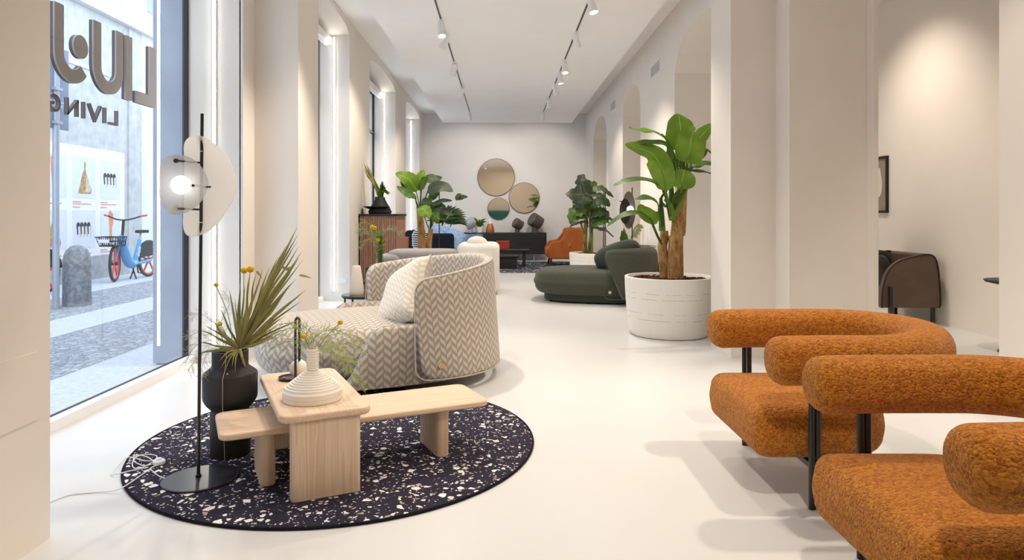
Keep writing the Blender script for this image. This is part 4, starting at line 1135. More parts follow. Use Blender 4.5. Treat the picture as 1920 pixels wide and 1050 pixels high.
for x, y, lb in ((290, 548, 'yellow bloom, left of the two topmost in the clear glass vase'), (307, 552, 'yellow bloom, right of the two topmost in the clear glass vase'), (333, 637, 'yellow bloom low at the rim of the clear glass vase')):
    craspedia(g0+Vector((0, 0, .02)), zz2(x, y, 8.1), .028, lb)
fern('fern_sprig', 'feathery fern arching both ways from the clear glass vase', tuple(g0),
     [[g0, zz2(330, 640, 8.1), zz2(260, 600, 8.1), zz2(190, 590, 8.1)], [g0, zz2(320, 650, 8.1), zz2(250, 640, 8.1), zz2(200, 690, 8.1)], [g0, zz2(330, 600, 8.15), zz2(250, 510, 8.2), zz2(200, 540, 8.2)],
      [g0, zz2(370, 600, 8.1), zz2(430, 565, 8.1), zz2(510, 585, 8.1)], [g0, zz2(320, 620, 8.1), zz2(240, 570, 8.1), zz2(185, 550, 8.1)]], M['fern'], FG, n=20, ln=.14, r=.0022, needles=4, nl=.04)

# ------------------------------------------------------------------ white barrel planters with big plants
def barrel(t, r0, r1, h):
    pr = [(.01, .005), (r0-.01, .005), (r0, .015)]
    for i in range(1, 12):
        q = i/12; pr.append((r0+(r1-r0)*q+.012*math.sin(PI*q), .015+(h-.015)*q))
    pr += [(r1, h), (r1-.006, h+.006), (r1-.026, h+.006), (r1-.032, h), (r1-.05, h-.12)]
    B().lathe(pr, 72).make('pot', M['pot'], t)
    b = B().lathe([(.01, h-.06), (r1-.045, h-.055), (r1-.038, h-.05), (r1-.05, h-.035), (r1*.6, h-.028), (r1*.3, h-.022), (.01, h-.02)], 48)
    for i in range(260):
        a, q = random.random()*2*PI, math.sqrt(random.random())*(r1-.065); s = random.uniform(.012, .03)
        Mx = Matrix.Translation((q*math.cos(a), q*math.sin(a), h-.028+random.uniform(0, .012))) @ Matrix.Rotation(random.random()*6, 4, 'Z') @ Matrix.Rotation(random.uniform(-.6, .6), 4, 'X')
        b.box((-s, -s*.4, -s*.2), (s, s*.4, s*.2), Mx)
    b.make('bark_mulch', M['soil'], t, smooth=False)
bp = thing('potted_banana_plant', 'large banana plant with bright leaves in a white barrel planter', 'plant', (1.753, 6.98, 0))
BO = Vector((1.753, 6.98, 0))
barrel(bp, .40, .455, .60)
def zb5(x, y, dY=0): return W(1140+x*.2476, 200+y*.2476, 6.98+dY)-BO
def zb6(x, y, dY=0): return W(1140+x*.219, 430+y*.219, 6.98+dY)-BO
B().tube(cr([zb6(572, 425), zb6(575, 250), zb6(582, 60), zb5(518, 1000), zb5(530, 850), zb5(548, 720), zb5(560, 600)], 5), [.085-.035*(i/30) for i in range(31)], 16).make('trunk', M['trunk'], bp, ang=80)
B().tube(cr([zb6(612, 425, .06), zb6(610, 250, .06), zb6(612, 50, .06), zb5(560, 950, .05), zb5(570, 750, .03), zb5(575, 640, .02)], 5), [.045-.012*(i/25) for i in range(26)], 14).make('trunk', M['trunk'], bp, ang=80)
B().tube(cr([zb6(490, 405, .05), zb6(480, 280, .05), zb6(465, 150, .05), zb5(425, 1000, .05), zb5(425, 940, .05)], 5), [.058-.016*(i/20) for i in range(21)], 14).make('trunk', M['trunk'], bp, ang=80)
LEAF = [ # petiole points, blade points (zoom grid), half width m, normal, material, depth offsets
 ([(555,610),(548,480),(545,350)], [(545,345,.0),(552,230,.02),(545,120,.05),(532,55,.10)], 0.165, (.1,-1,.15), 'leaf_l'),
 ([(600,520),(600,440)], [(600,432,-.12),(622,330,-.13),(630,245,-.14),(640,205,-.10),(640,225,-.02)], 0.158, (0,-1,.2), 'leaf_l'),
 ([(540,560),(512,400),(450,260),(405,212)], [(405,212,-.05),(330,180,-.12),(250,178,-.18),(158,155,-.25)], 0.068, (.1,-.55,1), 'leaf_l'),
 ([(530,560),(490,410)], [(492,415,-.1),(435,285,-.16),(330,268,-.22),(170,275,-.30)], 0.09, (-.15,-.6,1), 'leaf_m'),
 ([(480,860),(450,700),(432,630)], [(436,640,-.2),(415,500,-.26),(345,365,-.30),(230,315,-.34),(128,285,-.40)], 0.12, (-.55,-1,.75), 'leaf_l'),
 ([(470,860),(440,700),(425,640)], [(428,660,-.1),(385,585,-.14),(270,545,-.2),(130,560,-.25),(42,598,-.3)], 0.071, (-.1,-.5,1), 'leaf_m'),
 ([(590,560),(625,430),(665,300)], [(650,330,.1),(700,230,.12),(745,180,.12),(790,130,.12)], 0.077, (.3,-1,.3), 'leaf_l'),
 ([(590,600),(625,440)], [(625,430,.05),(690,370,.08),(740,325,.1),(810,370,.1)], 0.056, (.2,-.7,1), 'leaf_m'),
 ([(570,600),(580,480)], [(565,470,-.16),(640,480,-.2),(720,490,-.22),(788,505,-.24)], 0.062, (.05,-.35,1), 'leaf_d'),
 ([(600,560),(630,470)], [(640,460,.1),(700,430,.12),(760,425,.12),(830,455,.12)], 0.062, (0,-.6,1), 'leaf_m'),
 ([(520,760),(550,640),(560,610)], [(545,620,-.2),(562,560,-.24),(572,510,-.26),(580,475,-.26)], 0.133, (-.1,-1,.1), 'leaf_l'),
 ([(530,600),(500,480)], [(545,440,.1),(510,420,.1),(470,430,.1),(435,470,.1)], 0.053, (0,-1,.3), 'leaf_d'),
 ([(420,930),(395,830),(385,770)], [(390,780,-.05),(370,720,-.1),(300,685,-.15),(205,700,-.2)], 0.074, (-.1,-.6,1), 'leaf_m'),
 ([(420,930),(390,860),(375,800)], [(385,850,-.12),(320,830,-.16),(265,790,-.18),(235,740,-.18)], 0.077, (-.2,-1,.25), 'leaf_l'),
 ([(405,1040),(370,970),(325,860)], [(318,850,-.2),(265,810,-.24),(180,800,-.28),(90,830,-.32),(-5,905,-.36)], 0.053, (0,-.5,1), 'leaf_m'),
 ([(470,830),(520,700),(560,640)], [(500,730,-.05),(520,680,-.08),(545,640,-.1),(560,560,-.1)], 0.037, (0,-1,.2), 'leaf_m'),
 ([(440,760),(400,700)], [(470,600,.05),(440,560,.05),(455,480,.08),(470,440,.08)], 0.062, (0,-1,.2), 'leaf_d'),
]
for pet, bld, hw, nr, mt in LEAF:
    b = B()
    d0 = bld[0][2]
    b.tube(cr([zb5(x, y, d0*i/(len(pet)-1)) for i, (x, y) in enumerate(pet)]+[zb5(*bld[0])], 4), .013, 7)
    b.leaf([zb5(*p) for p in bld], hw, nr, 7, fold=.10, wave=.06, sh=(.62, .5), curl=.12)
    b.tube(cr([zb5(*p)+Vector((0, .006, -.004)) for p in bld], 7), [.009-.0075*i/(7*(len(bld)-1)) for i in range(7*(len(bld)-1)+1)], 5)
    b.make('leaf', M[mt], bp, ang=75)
for P in ([(485,800),(480,640),(485,480)], [(410,940),(405,800),(400,690)], [(575,610),(572,480),(568,390)]):
    B().tube(cr([zb5(x, y, -.03) for x, y in P], 6), [.036-.02*i/12 for i in range(13)], 10).make('rolled_leaf', M['leaf_m'], bp)
for P in ([(480,860),(560,720),(600,600)], [(500,860),(480,760),(430,700)]):
    B().tube(cr([zb5(x, y, -.05) for x, y in P], 5), [.03-.014*i/10 for i in range(11)], 8).make('leaf_sheath', M['stem'], bp)

def big_plant(t, O, zf, items, fold=.15, wave=.05, lobes=0):
    for pet, bld, hw, nr, mt in items:
        b = B(); d0 = bld[0][2]
        b.tube(cr([zf(x, y, d0*i/max(1, len(pet)-1)) for i, (x, y) in enumerate(pet)]+[zf(*bld[0])], 4), .010, 6)
        b.leaf([zf(*p) for p in bld], hw, nr, 7, fold=fold, wave=wave, lobes=lobes, sh=(.6, .6), curl=.1)
        b.make('leaf', M[mt], t, ang=75)
# dark philodendron in the second barrel
mp_ = thing('potted_philodendron', 'dark leaved bushy plant in a white barrel planter behind the green sofa', 'plant', (1.73, 12.5, 0))
MO_ = Vector((1.73, 12.5, 0)); barrel(mp_, .40, .455, .53)
def zm(x, y, dY=0): return W(980+x*.2857, 300+y*.2857, 12.5+dY)-MO_
for i, (x, xt, yt) in enumerate(((395, 410, 300), (420, 425, 260), (440, 435, 240), (455, 460, 330), (410, 380, 400), (430, 470, 420))):
    B().tube(cr([zm(x, 625, .05*(i % 3)), zm((x+xt)/2+random.uniform(-8, 8), 500), zm(xt, yt)], 6), .020, 8).make('stem', M['stem' if i % 2 else 'trunk'], mp_)
PH = [([(425,300),(420,240)], [(425,255,-.1),(400,170,-.12),(385,130,-.1),(402,92,-.08)], 0.156, (-.3,-1,.2), 'leaf_b'),
 ([(420,320),(400,240)], [(420,215,-.2),(400,225,-.28),(345,225,-.3),(280,225,-.3)], 0.203, (0,-1,.4), 'leaf_b'),
 ([(420,330)], [(400,230,-.3),(390,270,-.36),(395,300,-.36),(405,325,-.3)], 0.187, (0,-1,.1), 'leaf_b'),
 ([(430,300)], [(430,240,0),(455,180,0),(470,160,0),(490,150,0)], 0.117, (0,-1,.4), 'leaf_m'),
 ([(440,260)], [(435,205,-.1),(500,185,-.15),(550,205,-.2),(597,248,-.2)], 0.101, (.2,-.8,1), 'leaf_d'),
 ([(440,290)], [(420,235,-.2),(490,230,-.25),(540,250,-.28),(575,300,-.3)], 0.101, (.2,-.6,1), 'leaf_b'),
 ([(435,340)], [(440,310,-.3),(490,275,-.35),(530,275,-.35),(572,305,-.35)], 0.109, (0,-1,.6), 'leaf_d'),
 ([(420,400)], [(400,320,-.2),(365,330,-.3),(330,355,-.32),(312,420,-.34)], 0.156, (-.2,-1,.5), 'leaf_m'),
 ([(420,420)], [(430,360,-.2),(390,370,-.3),(340,390,-.34),(315,425,-.36)], 0.094, (-.1,-.8,1), 'leaf_d'),
 ([(430,440)], [(420,400,-.2),(380,410,-.3),(340,420,-.32),(303,445,-.34)], 0.070, (0,-.4,1), 'leaf_b'),
 ([(440,420)], [(450,350,-.2),(500,340,-.3),(540,345,-.3),(568,370,-.3)], 0.117, (.1,-1,.5), 'leaf_d'),
 ([(440,440)], [(440,400,-.2),(500,375,-.25),(550,375,-.25),(600,400,-.25)], 0.094, (0,-.6,1), 'leaf_d'),
 ([(450,460)], [(450,430,-.2),(500,405,-.3),(540,395,-.3),(570,415,-.3)], 0.101, (.2,-1,.7), 'leaf_m'),
 ([(450,480)], [(455,440,-.2),(500,450,-.3),(550,465,-.3),(597,505,-.3)], 0.078, (.1,-.5,1), 'leaf_b'),
 ([(430,420)], [(420,370,0),(440,330,0),(460,300,0),(500,300,0)], 0.140, (0,-1,.3), 'leaf_d')]
big_plant(mp_, MO_, zm, PH, .15, .08, 5)
# strelitzia at the far left window
st_ = thing('potted_strelitzia', 'bright leaved strelitzia by the far left windows behind the sofas', 'plant', (-1.42, 11.9, 0))
SO = Vector((-1.42, 11.9, 0)); barrel(st_, .30, .34, .42)
def zs(x, y, dY=0): return W(620+x*.2667, 280+y*.2667, 11.9+dY)-SO
B().tube(cr([zs(640, 900), zs(640, 650), zs(630, 500), zs(620, 400)], 6), [.085-.04*i/18 for i in range(19)], 12).make('trunk', M['trunk'], st_)
B().tube(cr([zs(690, 900), zs(690, 680), zs(700, 600), zs(705, 560)], 6), [.06-.02*i/18 for i in range(19)], 12).make('trunk', M['trunk'], st_)
ST = [([(630,430),(610,330)], [(600,300,-.1),(560,220,-.14),(510,190,-.16),(455,170,-.2)], 0.139, (-.3,-1,.5), 'leaf_l'),
 ([(620,430),(600,370)], [(600,330,-.2),(560,320,-.25),(510,290,-.3),(465,258,-.3)], 0.086, (-.2,-1,.8), 'leaf_m'),
 ([(625,420),(570,290)], [(580,290,0),(550,270,0),(520,250,0),(490,225,0)], 0.086, (0,-1,.5), 'leaf_d'),
 ([(625,420),(635,300)], [(630,290,-.1),(625,230,-.1),(640,180,-.08),(655,145,-.05)], 0.106, (.3,-1,.1), 'leaf_l'),
 ([(630,420),(635,300)], [(632,275,-.15),(650,230,-.15),(665,205,-.15),(670,190,-.15)], 0.066, (.3,-1,.1), 'leaf_m'),
 ([(630,420),(640,280),(670,220)], [(668,215,.05),(700,205,.05),(745,205,.05),(785,198,.05)], 0.092, (0,-1,.5), 'leaf_d'),
 ([(640,420),(680,300)], [(680,300,-.1),(740,265,-.15),(800,265,-.2),(858,300,-.25)], 0.139, (0,-1,.75), 'leaf_b'),
 ([(650,400),(700,340)], [(690,350,0),(720,330,0),(745,315,0),(765,310,0)], 0.073, (0,-1,.5), 'leaf_m'),
 ([(640,430)], [(635,380,-.2),(660,375,-.22),(690,365,-.24),(710,350,-.24)], 0.099, (0,-1,.5), 'leaf_d'),
 ([(690,560),(640,420)], [(635,400,-.3),(660,430,-.34),(680,450,-.34),(700,480,-.34)], 0.132, (.3,-1,.5), 'leaf_l'),
 ([(700,560),(720,520)], [(715,500,-.3),(730,480,-.32),(745,465,-.32),(765,450,-.32)], 0.112, (-.2,-1,.3), 'leaf_m'),
 ([(700,560),(720,420)], [(710,390,-.1),(760,370,-.15),(800,360,-.2),(855,362,-.2)], 0.079, (0,-.8,1), 'leaf_d'),
 ([(700,560),(730,450)], [(730,440,-.1),(780,430,-.15),(820,445,-.2),(862,465,-.2)], 0.086, (0,-.8,1), 'leaf_b'),
 ([(700,580),(700,450)], [(690,430,-.1),(720,400,-.1),(760,390,-.1),(800,395,-.1)], 0.079, (0,-1,.6), 'leaf_m')]
big_plant(st_, SO, zs, ST, .12, .05)

# ------------------------------------------------------------------ far end of the room
def zf(x, y, Y): return W(800+x*.2285, 280+y*.2285, Y)
t = thing('sofa', 'white curved boucle sofa seen from behind, past the patterned sofa', 'sofa', (-.36, 10.7, 0), 0)
sh = B(); out = rrect(1.25, .95, .30, 8)
B().puff(rrect(.66, .95, .20, 8), .03, .80, .09, .01).make('backrest', M['white_fab'], t).location = (.0, 0, 0)
b = B().sphere((-.02, -.28, .80), .15, 20, (1.1, .8, .75)); b.make('headrest_cushion', M['white_fab'], t)
t = thing('grey_sofa', 'low grey sofa with rounded back just behind the patterned sofa', 'sofa', (-1.02, 8.75, 0), 0)
B().puff(rrect(.90, .70, .2, 8), .1, .79, .07, .01).make('backrest', M['grey_fab'], t)
B().puff(rrect(.34, .60, .14, 8), .1, .74, .08, .01).make('armrest', M['grey_fab'], t).location = (-.40, -.12, 0)
for x in (-.3, .3):
    for y in (-.25, .25): B().tube([(x, y, 0), (x, y, .11)], .015, 8).make('leg', M['black'], t)

sb = thing('sideboard', 'long black sideboard on thin legs along the back wall', 'sideboard', (.10, 18.2, 0))
B().puff(rrect(2.25, .44, .06), .18, .755, .012).make('body', M['dark_wood'], sb)
for i in range(3): B().box((-1.10+i*.735, -.232, .20), (-1.10+i*.735+.72, -.218, .735)).make('door', M['dark_wood'], sb, smooth=False)
for x in (-.75, .78):
    for y in (-.16, .16): B().tube([(x, y, 0), (x, y, .19)], .014, 8).make('leg', M['steel'], sb)
for (x, z, r, lb) in ((930.2, 332.5, 35, 'largest and highest round bronze mirror on the back wall'), (982.8, 371, 28.8, 'middle sized round bronze mirror reflecting leaves, right on the back wall'), (934.8, 391.2, 20.6, 'smallest round bronze mirror, below the largest one')):
    p = W(x, z, 18.5); k = r*18.5/1250
    t = thing('round_mirror', lb, 'mirror', p, 0, 'round mirrors on the back wall'); Q = Matrix.Rotation(R(90), 3, 'X')
    B().lathe([(.01, .0), (k, .0), (k, .03), (k-.008, .034), (.01, .034)], 64, (0, 0, 0), Q).make('backing', M['bronze_gr'], t)
    B().lathe([(.001, .0345), (k-.012, .0345), (k-.012, .037), (.001, .037)], 64, (0, 0, 0), Q).make('mirror_glass', M['mirror'], t)
def mush(x0, z_, s, lb):
    p = W(x0, 437, 18.15); t = thing('sculptural_lamp', lb, 'lamp', (p.x, 18.15, .756), 0, 'grey hooded lamps on the sideboard')
    B().lathe([(.01, 0), (.085*s, 0), (.085*s, .26*s), (.01, .26*s)], 24).make('stem', M['bronze_gr'], t)
    Q = Matrix.Rotation(R(-58), 3, 'Y') @ Matrix.Rotation(R(20), 3, 'X')
    B().lathe([(.17*s, -.15*s), (.185*s, -.15*s), (.19*s, .13*s), (.17*s, .155*s), (.01, .158*s), (.01, .14*s), (.165*s, .12*s)], 32, (.02*s, 0, .31*s), Q).make('hood', M['bronze_gr'], t)
    B().sphere((-.02*s, -.02, .29*s), .06*s, 16).make('bulb', M['white'], t)
mush(970, 437, .74, 'smaller left grey hooded lamp on the black sideboard')
mush(1003, 437, 1.0, 'larger right grey hooded lamp on the black sideboard')
p = W(919, 437, 18.1); t = thing('copper_vase', 'brown copper vase with white neck on the sideboard', 'vase', (p.x, 18.1, .756))
B().lathe([(.01, 0), (.10, 0), (.115, .05), (.10, .14), (.065, .24), (.01, .24)], 28).make('body', M['copper'], t)
B().lathe([(.01, .24), (.045, .24), (.035, .36), (.025, .38), (.01, .38)], 20).make('neck', M['white'], t)
p = W(899, 437, 18.1); t = thing('agave_pot', 'small white pot with a spiky green agave on the sideboard', 'plant', (p.x, 18.1, .756))
B().lathe([(.01, 0), (.09, 0), (.11, .16), (.10, .16), (.01, .15)], 24).make('pot', M['white'], t)
b = B()
for i in range(16):
    a = 2*PI*i/16; e = Vector((math.cos(a)*.2, math.sin(a)*.1, .30+.12*math.sin(i*2.3))); b.leaf([(0, 0, .14), e*.5+Vector((0, 0, .12)), e], .03, (0, -1, .6), 4, fold=.3, sh=(.5, .7))
b.make('leaf', M['leaf_m'], t)
p = W(882, 430, 17.9); t = thing('chrome_lamp', 'pale chrome hooded table lamp left of the agave', 'lamp', (p.x, 17.95, .756))
B().lathe([(.01, 0), (.06, 0), (.06, .17), (.01, .17)], 20).make('stem', M['steel'], t)
Q = Matrix.Rotation(R(62), 3, 'Y')
B().lathe([(.13, -.13), (.145, -.13), (.15, .10), (.13, .125), (.01, .13), (.01, .115), (.12, .10)], 28, (-.01, 0, .25), Q).make('hood', M['steel'], t)
# navy armchair with blue linen
nv = thing('navy_armchair', 'navy armchair with light blue cushions by the far left windows', 'armchair', (-1.45, 14.2, 0))
B().puff(rrect(.95, .85, .22, 8), .12, .40, .08).make('seat', M['navy'], nv)
B().puff(rrect(.95, .22, .1, 8), .14, .86, .08).make('side_panel', M['navy'], nv).location = (0, -.42, 0)
B().puff(rrect(.22, .95, .1, 8), .14, .92, .08).make('backrest', M['navy'], nv).location = (-.44, 0, 0)
for x in (-.4, .4):
    for y in (-.35, .35): B().tube([(x, y, 0), (x, y, .14)], .018, 8).make('leg', M['black'], nv)
CG = 'blue linen cushions on the navy armchair'
cushion('blue_cushion', 'light blue cushion on top of the navy armchair, left one', .5, .45, .2, M['blue'], None, (-1.30, 14.15, .84), (R(-50), R(10), R(20)), CG)
cushion('blue_cushion', 'light blue cushion slumped over the navy armchair arm, right one', .5, .5, .2, M['blue'], None, (-1.02, 14.0, .72), (R(-35), R(25), R(-10)), CG)
cushion('blue_cushion', 'mid blue patterned cushion between the armchair and the sideboard', .55, .45, .22, M['blue_dk'], None, (-.66, 14.6, .62), (R(-30), R(0), R(5)), CG)
t = thing('ottoman', 'blue linen ottoman in front of the far sideboard', 'ottoman', (-.50, 14.75, 0))
B().puff(rrect(.75, .6, .15, 8), .02, .44, .08, .02).make('seat', M['blue'], t)
t = thing('striped_vase', 'black and white striped bottle vase by the far left window', 'vase', (-1.56, 12.7, 0))
B().lathe([(.01, 0), (.12, 0), (.12, .62), (.14, .66), (.14, .86), (.11, .94), (.06, .97), (.055, .99), (.01, .99)], 32).make('body', M['stripes'], t)
t = thing('terracotta_pot', 'small rust coloured pot beside the striped vase', 'pot', (-1.93, 13.3, .0))
B().lathe([(.01, 0), (.075, 0), (.09, .80), (.08, .80), (.01, .78)], 24).make('body', M['copper'], t)
pc = thing('reading_lamp', 'thin black stem floor lamp beside the strelitzia', 'lamp', (-1.22, 13.1, 0))
B().lathe([(.01, 0), (.13, 0), (.13, .012), (.01, .015)], 28).make('base', M['black'], pc)
B().tube([(0, 0, .01), (0, 0, 1.75)], .010, 8).make('pole', M['black'], pc)
# leafy palms behind the armchair
def zfd(x, y, dY=0): return zf(x, y, 15.2+dY)-DO
DO = Vector((-1.55, 15.2, 0)); dr = thing('potted_palm', 'feathery dark palm with pale branch behind the navy armchair', 'plant', DO)
B().lathe([(.01, 0), (.16, 0), (.19, .35), (.17, .35), (.01, .32)], 28).make('pot', M['white'], dr)
B().tube(cr([(0, 0, .3), zfd(140, 620), zfd(190, 530), zfd(240, 420)], 6), .020, 7).make('stem', M['white'], dr)
b = B()
for (cx, cy, n_, ln) in ((150, 560, 18, .5), (205, 615, 16, .38), (130, 600, 12, .4)):
    for i in range(n_):
        a = R(-10+200*i/n_); c = zfd(cx, cy); e = c+Vector((math.cos(a)*ln, random.uniform(-.2, .2), math.sin(a)*ln*.6)); b.leaf([c, c.lerp(e, .5)+Vector((0, 0, .05)), e], .035, (0, -1, .5), 3, fold=.3)
    b.tube([(0, 0, .3), zfd(cx, cy)], .012, 6)
for (x, y, x2, y2) in ((245, 410, 340, 392), (250, 400, 310, 400), (240, 420, 290, 380)): b.leaf([zfd(x, y), zfd((x+x2)/2, min(y, y2)), zfd(x2, y2)], .06, (0, -1, .5), 4, fold=.2)
b.make('frond', M['leaf_d'], dr)
# far rug and low black tables
fr_ = thing('far_rug', 'speckled dark grey rug at the far end of the room', 'rug', (.45, 15.9, 0))
B().puff(rrect(2.9, 3.3, .3, 8), .001, .014, .005).make('pile', M['rug_far'], fr_)
t = thing('black_coffee_table', 'higher black wooden low table carrying the red box on the far rug', 'table', (.18, 15.95, .014))
B().puff(rrect(.98, .5, .04), .36, .40, .01).make('tabletop', M['dark_wood'], t)
for x in (-.36, .36): B().puff(rrect(.07, .36, .03), 0, .361, .004).make('leg', M['dark_wood'], t).location = (x, 0, 0)
t = thing('black_block_table', 'lower black box shaped table in front of the higher one', 'table', (.10, 15.3, .014))
B().puff(rrect(.62, .48, .03), .26, .295, .008).make('tabletop', M['dark_wood'], t)
B().puff(rrect(.52, .40, .02), 0, .262, .004).make('body', M['dark_wood'], t)
t = thing('red_box', 'dark red lacquered box on the higher black table', 'box', (.04, 15.95, .414))
B().puff(rrect(.30, .24, .01), 0, .16, .005).make('body', M['red'], t); B().puff(rrect(.31, .25, .01), .16, .20, .005).make('lid', M['red'], t)
# orange leather armchair
oc = thing('leather_armchair', 'orange leather armchair facing left beside the far rug', 'armchair', (1.55, 16.3, .0), 0)
B().puff(rrect(.78, .72, .12, 8), .20, .46, .09, .02).make('seat', M['orange_lea'], oc).location = (-.08, 0, 0)
def wing(y, s): 
    k = B(); P = [(-.42, .19), (-.47, .42), (-.36, .60), (-.16, .62), (.02, .86), (.18, .93), (.42, .90), (.46, .55), (.40, .18)]
    k.prism(P, y-.04, y+.04, Matrix(((1, 0, 0), (0, 0, 1), (0, 1, 0)))); return k
for y in (-.40, .40):
    o = wing(y, 1).make('side_wing', M['orange_dk'], oc, ang=30); m_ = o.modifiers.new('round', 'BEVEL'); m_.width = .03; m_.segments = 3
B().puff(rrect(.16, .80, .07, 8), .2, .93, .06).make('backrest', M['orange_dk'], oc).location = (.38, 0, 0)
for x in (-.34, .32):
    for y in (-.3, .3): B().tube([(x, y, .22), (x*1.15, y*1.1, 0.001)], .024, 8).make('leg', M['black'], oc)
cushion('leather_cushion', 'orange leather cushion in the orange armchair', .52, .50, .2, M['orange_lea'], None, (1.62, 16.1, .70), (R(-12), 0, R(78)))
# things behind the green sofa: etagere, dark floor lamp, plant vase
et = thing('etagere', 'slim black open shelf unit in the third wall arch', 'shelf', (2.50, 15.4, 0))
for x in (-.12, .12):
    for y in (-.12, .12): B().box((x-.009, y-.009, 0), (x+.009, y+.009, 1.75)).make('upright', M['black'], et, smooth=False)
for z in (.08, .50, .93, 1.36, 1.73): B().box((-.14, -.14, z), (.14, .14, z+.022)).make('shelf', M['black'], et, smooth=False)
dl = thing('floor_lamp', 'dark floor lamp with smoked oval plates behind the banana leaves', 'lamp', (2.10, 10.7, 0))
B().lathe([(.01, 0), (.14, 0), (.14, .012), (.01, .015)], 28).make('base', M['black'], dl)
B().tube([(0, 0, .01), (0, 0, 1.68)], .010, 8).make('pole', M['black'], dl)
Q = Matrix.Rotation(R(90), 3, 'X')
B().lathe([(.001, 0), (.30, 0), (.30, .006), (.001, .006)], 40, (-.06, -.02, 1.32), Matrix.Diagonal(Vector((.36, 1, 1))) @ Q).make('plate', M['bronze_gr'], dl)
B().lathe([(.001, 0), (.20, 0), (.20, .006), (.001, .006)], 40, (-.13, -.09, 1.30), Matrix.Diagonal(Vector((.45, 1, 1))) @ Q).make('front_plate', M['smoke'], dl)
B().sphere((-.05, -.07, 1.33), .06, 18).make('globe', M['bulb'], dl)
B().tube([(-.21, -.03, 1.46), (.0, 0, 1.46)], .008, 6).make('arm', M['black'], dl)
pv = thing('succulent_vase', 'small vase of green succulents behind the green sofa', 'plant', (1.92, 11.0, 0))
B().lathe([(.01, 0), (.14, 0), (.12, .30), (.10, .70), (.09, .70), (.01, .66)], 24).make('vase', M['cream'], pv)
def zq(x, y): return W(980+x*.2857, 300+y*.2857, 11.0)-Vector((1.92, 11.0, 0))
b = B()
for (x, y) in ((640, 500), (650, 460), (665, 445), (680, 480), (690, 510), (655, 490), (675, 500), (640, 520), (668, 470)):
    b.leaf([zq(668, 560), zq((x+668)/2, 525), zq(x, y)], .05, (0, -1, .3), 4, fold=.3, sh=(.6, .6))
b.make('leaf', M['leaf_m'], pv)
b = B(); b.tube(cr([zq(690, 550), zq(715, 500), zq(735, 450), zq(762, 420)], 5), .012, 6)
for i in range(12): c = zq(712+4*i, 505-7*i); b.leaf([c, c+Vector((.05, -.02, .0)), c+Vector((.09, -.03, -.03-.01*(i % 3)))], .012, (0, -1, .5), 3)
b.make('dry_stem', M['fern'], pv)

# ------------------------------------------------------------------ side room on the right
bc_ = thing('brown_armchair', 'brown leather barrel armchair with dark piping in the side room', 'armchair', (4.58, 7.9, 0))
k = B(); 
Pp = [(-.31, .20), (-.30, .40), (-.24, .60), (-.12, .72), (.05, .775), (.22, .80), (.30, .74), (.335, .55), (.35, .26), (.335, .20)]
Pc = [(p.x, p.y) for p in cr([(x, z, 0) for x, z in Pp], 4)]
for y in (-.38, .38):
    o = B().prism(Pc, y-.035, y+.035, Matrix(((1, 0, 0), (0, 0, 1), (0, 1, 0)))).make('side_panel', M['brown_lea'], bc_, ang=40)
    m_ = o.modifiers.new('round', 'BEVEL'); m_.width = .02; m_.segments = 3; m_.limit_method = 'ANGLE'
    B().tube([(x, y-.037, z) for x, z in Pc], .008, 6).make('piping', M['brown_dk'], o)
B().puff(rrect(.62, .72, .1, 8), .20, .44, .06).make('seat', M['brown_lea'], bc_)
B().puff(rrect(.10, .76, .04, 8), .20, .80, .035).make('backrest', M['brown_lea'], bc_).location = (.27, 0, 0)
for x, y, tl in ((-.22, -.43, 1), (-.22, .43, 1), (.30, -.36, 0), (.30, .36, 0)):
    B().box((x-.016, y-.02, 0), (x+.016, y+.02, .44 if tl else .21)).make('leg', M['black'], bc_, smooth=False)
cushion('dark_cushion', 'dark brown cushion leaning in the brown leather armchair', .46, .44, .18, M['brown_cush'], None, (4.44, 7.75, .58), (R(-18), 0, R(60)))
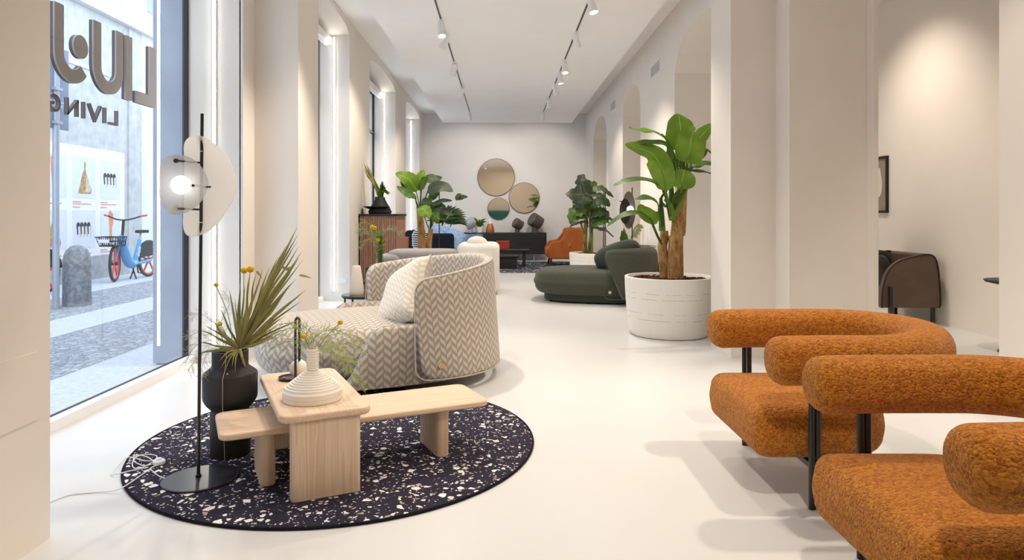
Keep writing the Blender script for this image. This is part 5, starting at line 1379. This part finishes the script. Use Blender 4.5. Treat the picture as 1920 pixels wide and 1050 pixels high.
cushion('dark_cushion', 'second dark cushion behind the first in the brown armchair', .46, .44, .18, M['brown_cush'], None, (4.56, 8.0, .62), (R(-14), 0, R(75)), None)
t = thing('side_table', 'round black side table half hidden by the right hand pier', 'side table', (4.66, 6.0, 0))
B().lathe([(.01, .60), (.14, .61), (.25, .635), (.265, .655), (.255, .658), (.01, .652)], 44).make('tabletop', M['dark_wood'], t)
B().lathe([(.01, 0), (.16, 0), (.16, .015), (.025, .03), (.025, .60), (.01, .60)], 24).make('pedestal', M['black'], t)
t = thing('black_cup', 'small black cup on the round table by the pier', 'cup', (4.63, 5.95, .655))
B().lathe([(.005, 0), (.035, 0), (.04, .11), (.034, .11), (.005, .02)], 20).make('body', M['matt_black'], t)
pf = thing('framed_print', 'black framed abstract print with a cream shape in the side room', 'picture', (5.0, 9.0, 1.64))
b = B()
for a, c in (((-.03, -.40, -.37), (0, -.37, .37)), ((-.03, .37, -.37), (0, .40, .37)), ((-.03, -.37, -.37), (0, .37, -.34)), ((-.03, -.37, .34), (0, .37, .37))): b.box(a, c)
b.make('frame', M['frame_k'], pf, smooth=False)
B().box((-.012, -.37, -.34), (-.004, .37, .34)).make('print', M['mat_art'], pf, smooth=False)
yz([(p.x, p.y) for p in cr([(-.22, .22, 0), (-.27, 0, 0), (-.22, -.15, 0), (-.05, -.16, 0), (.12, -.05, 0), (.15, .2, 0), (0, .25, 0)], 5)], -.016, -.012).make('cream_shape', M['art_shape'], pf, smooth=False)

# behind the camera, seen in the smallest mirror
tc_ = thing('teal_cabinet', 'teal cabinet by the front wall, seen in the smallest round mirror', 'cabinet', (-.15, -2.85, 0))
B().box((-.8, -.25, .06), (.8, .25, 1.475)).make('body', M['teal'], tc_, smooth=False)
for s_ in (-1, 1):
    d_ = B().box((s_*.4-.39, .25, .08), (s_*.4+.39, .268, 1.45)).make('door', M['teal'], tc_, smooth=False)
    B().box((s_*.03-.006, .268, .7), (s_*.03+.006, .285, .9)).make('handle', M['brass'], d_, smooth=False)
B().box((-.76, -.22, 0), (.76, .22, .06)).make('plinth', M['dark_wood'], tc_, smooth=False)
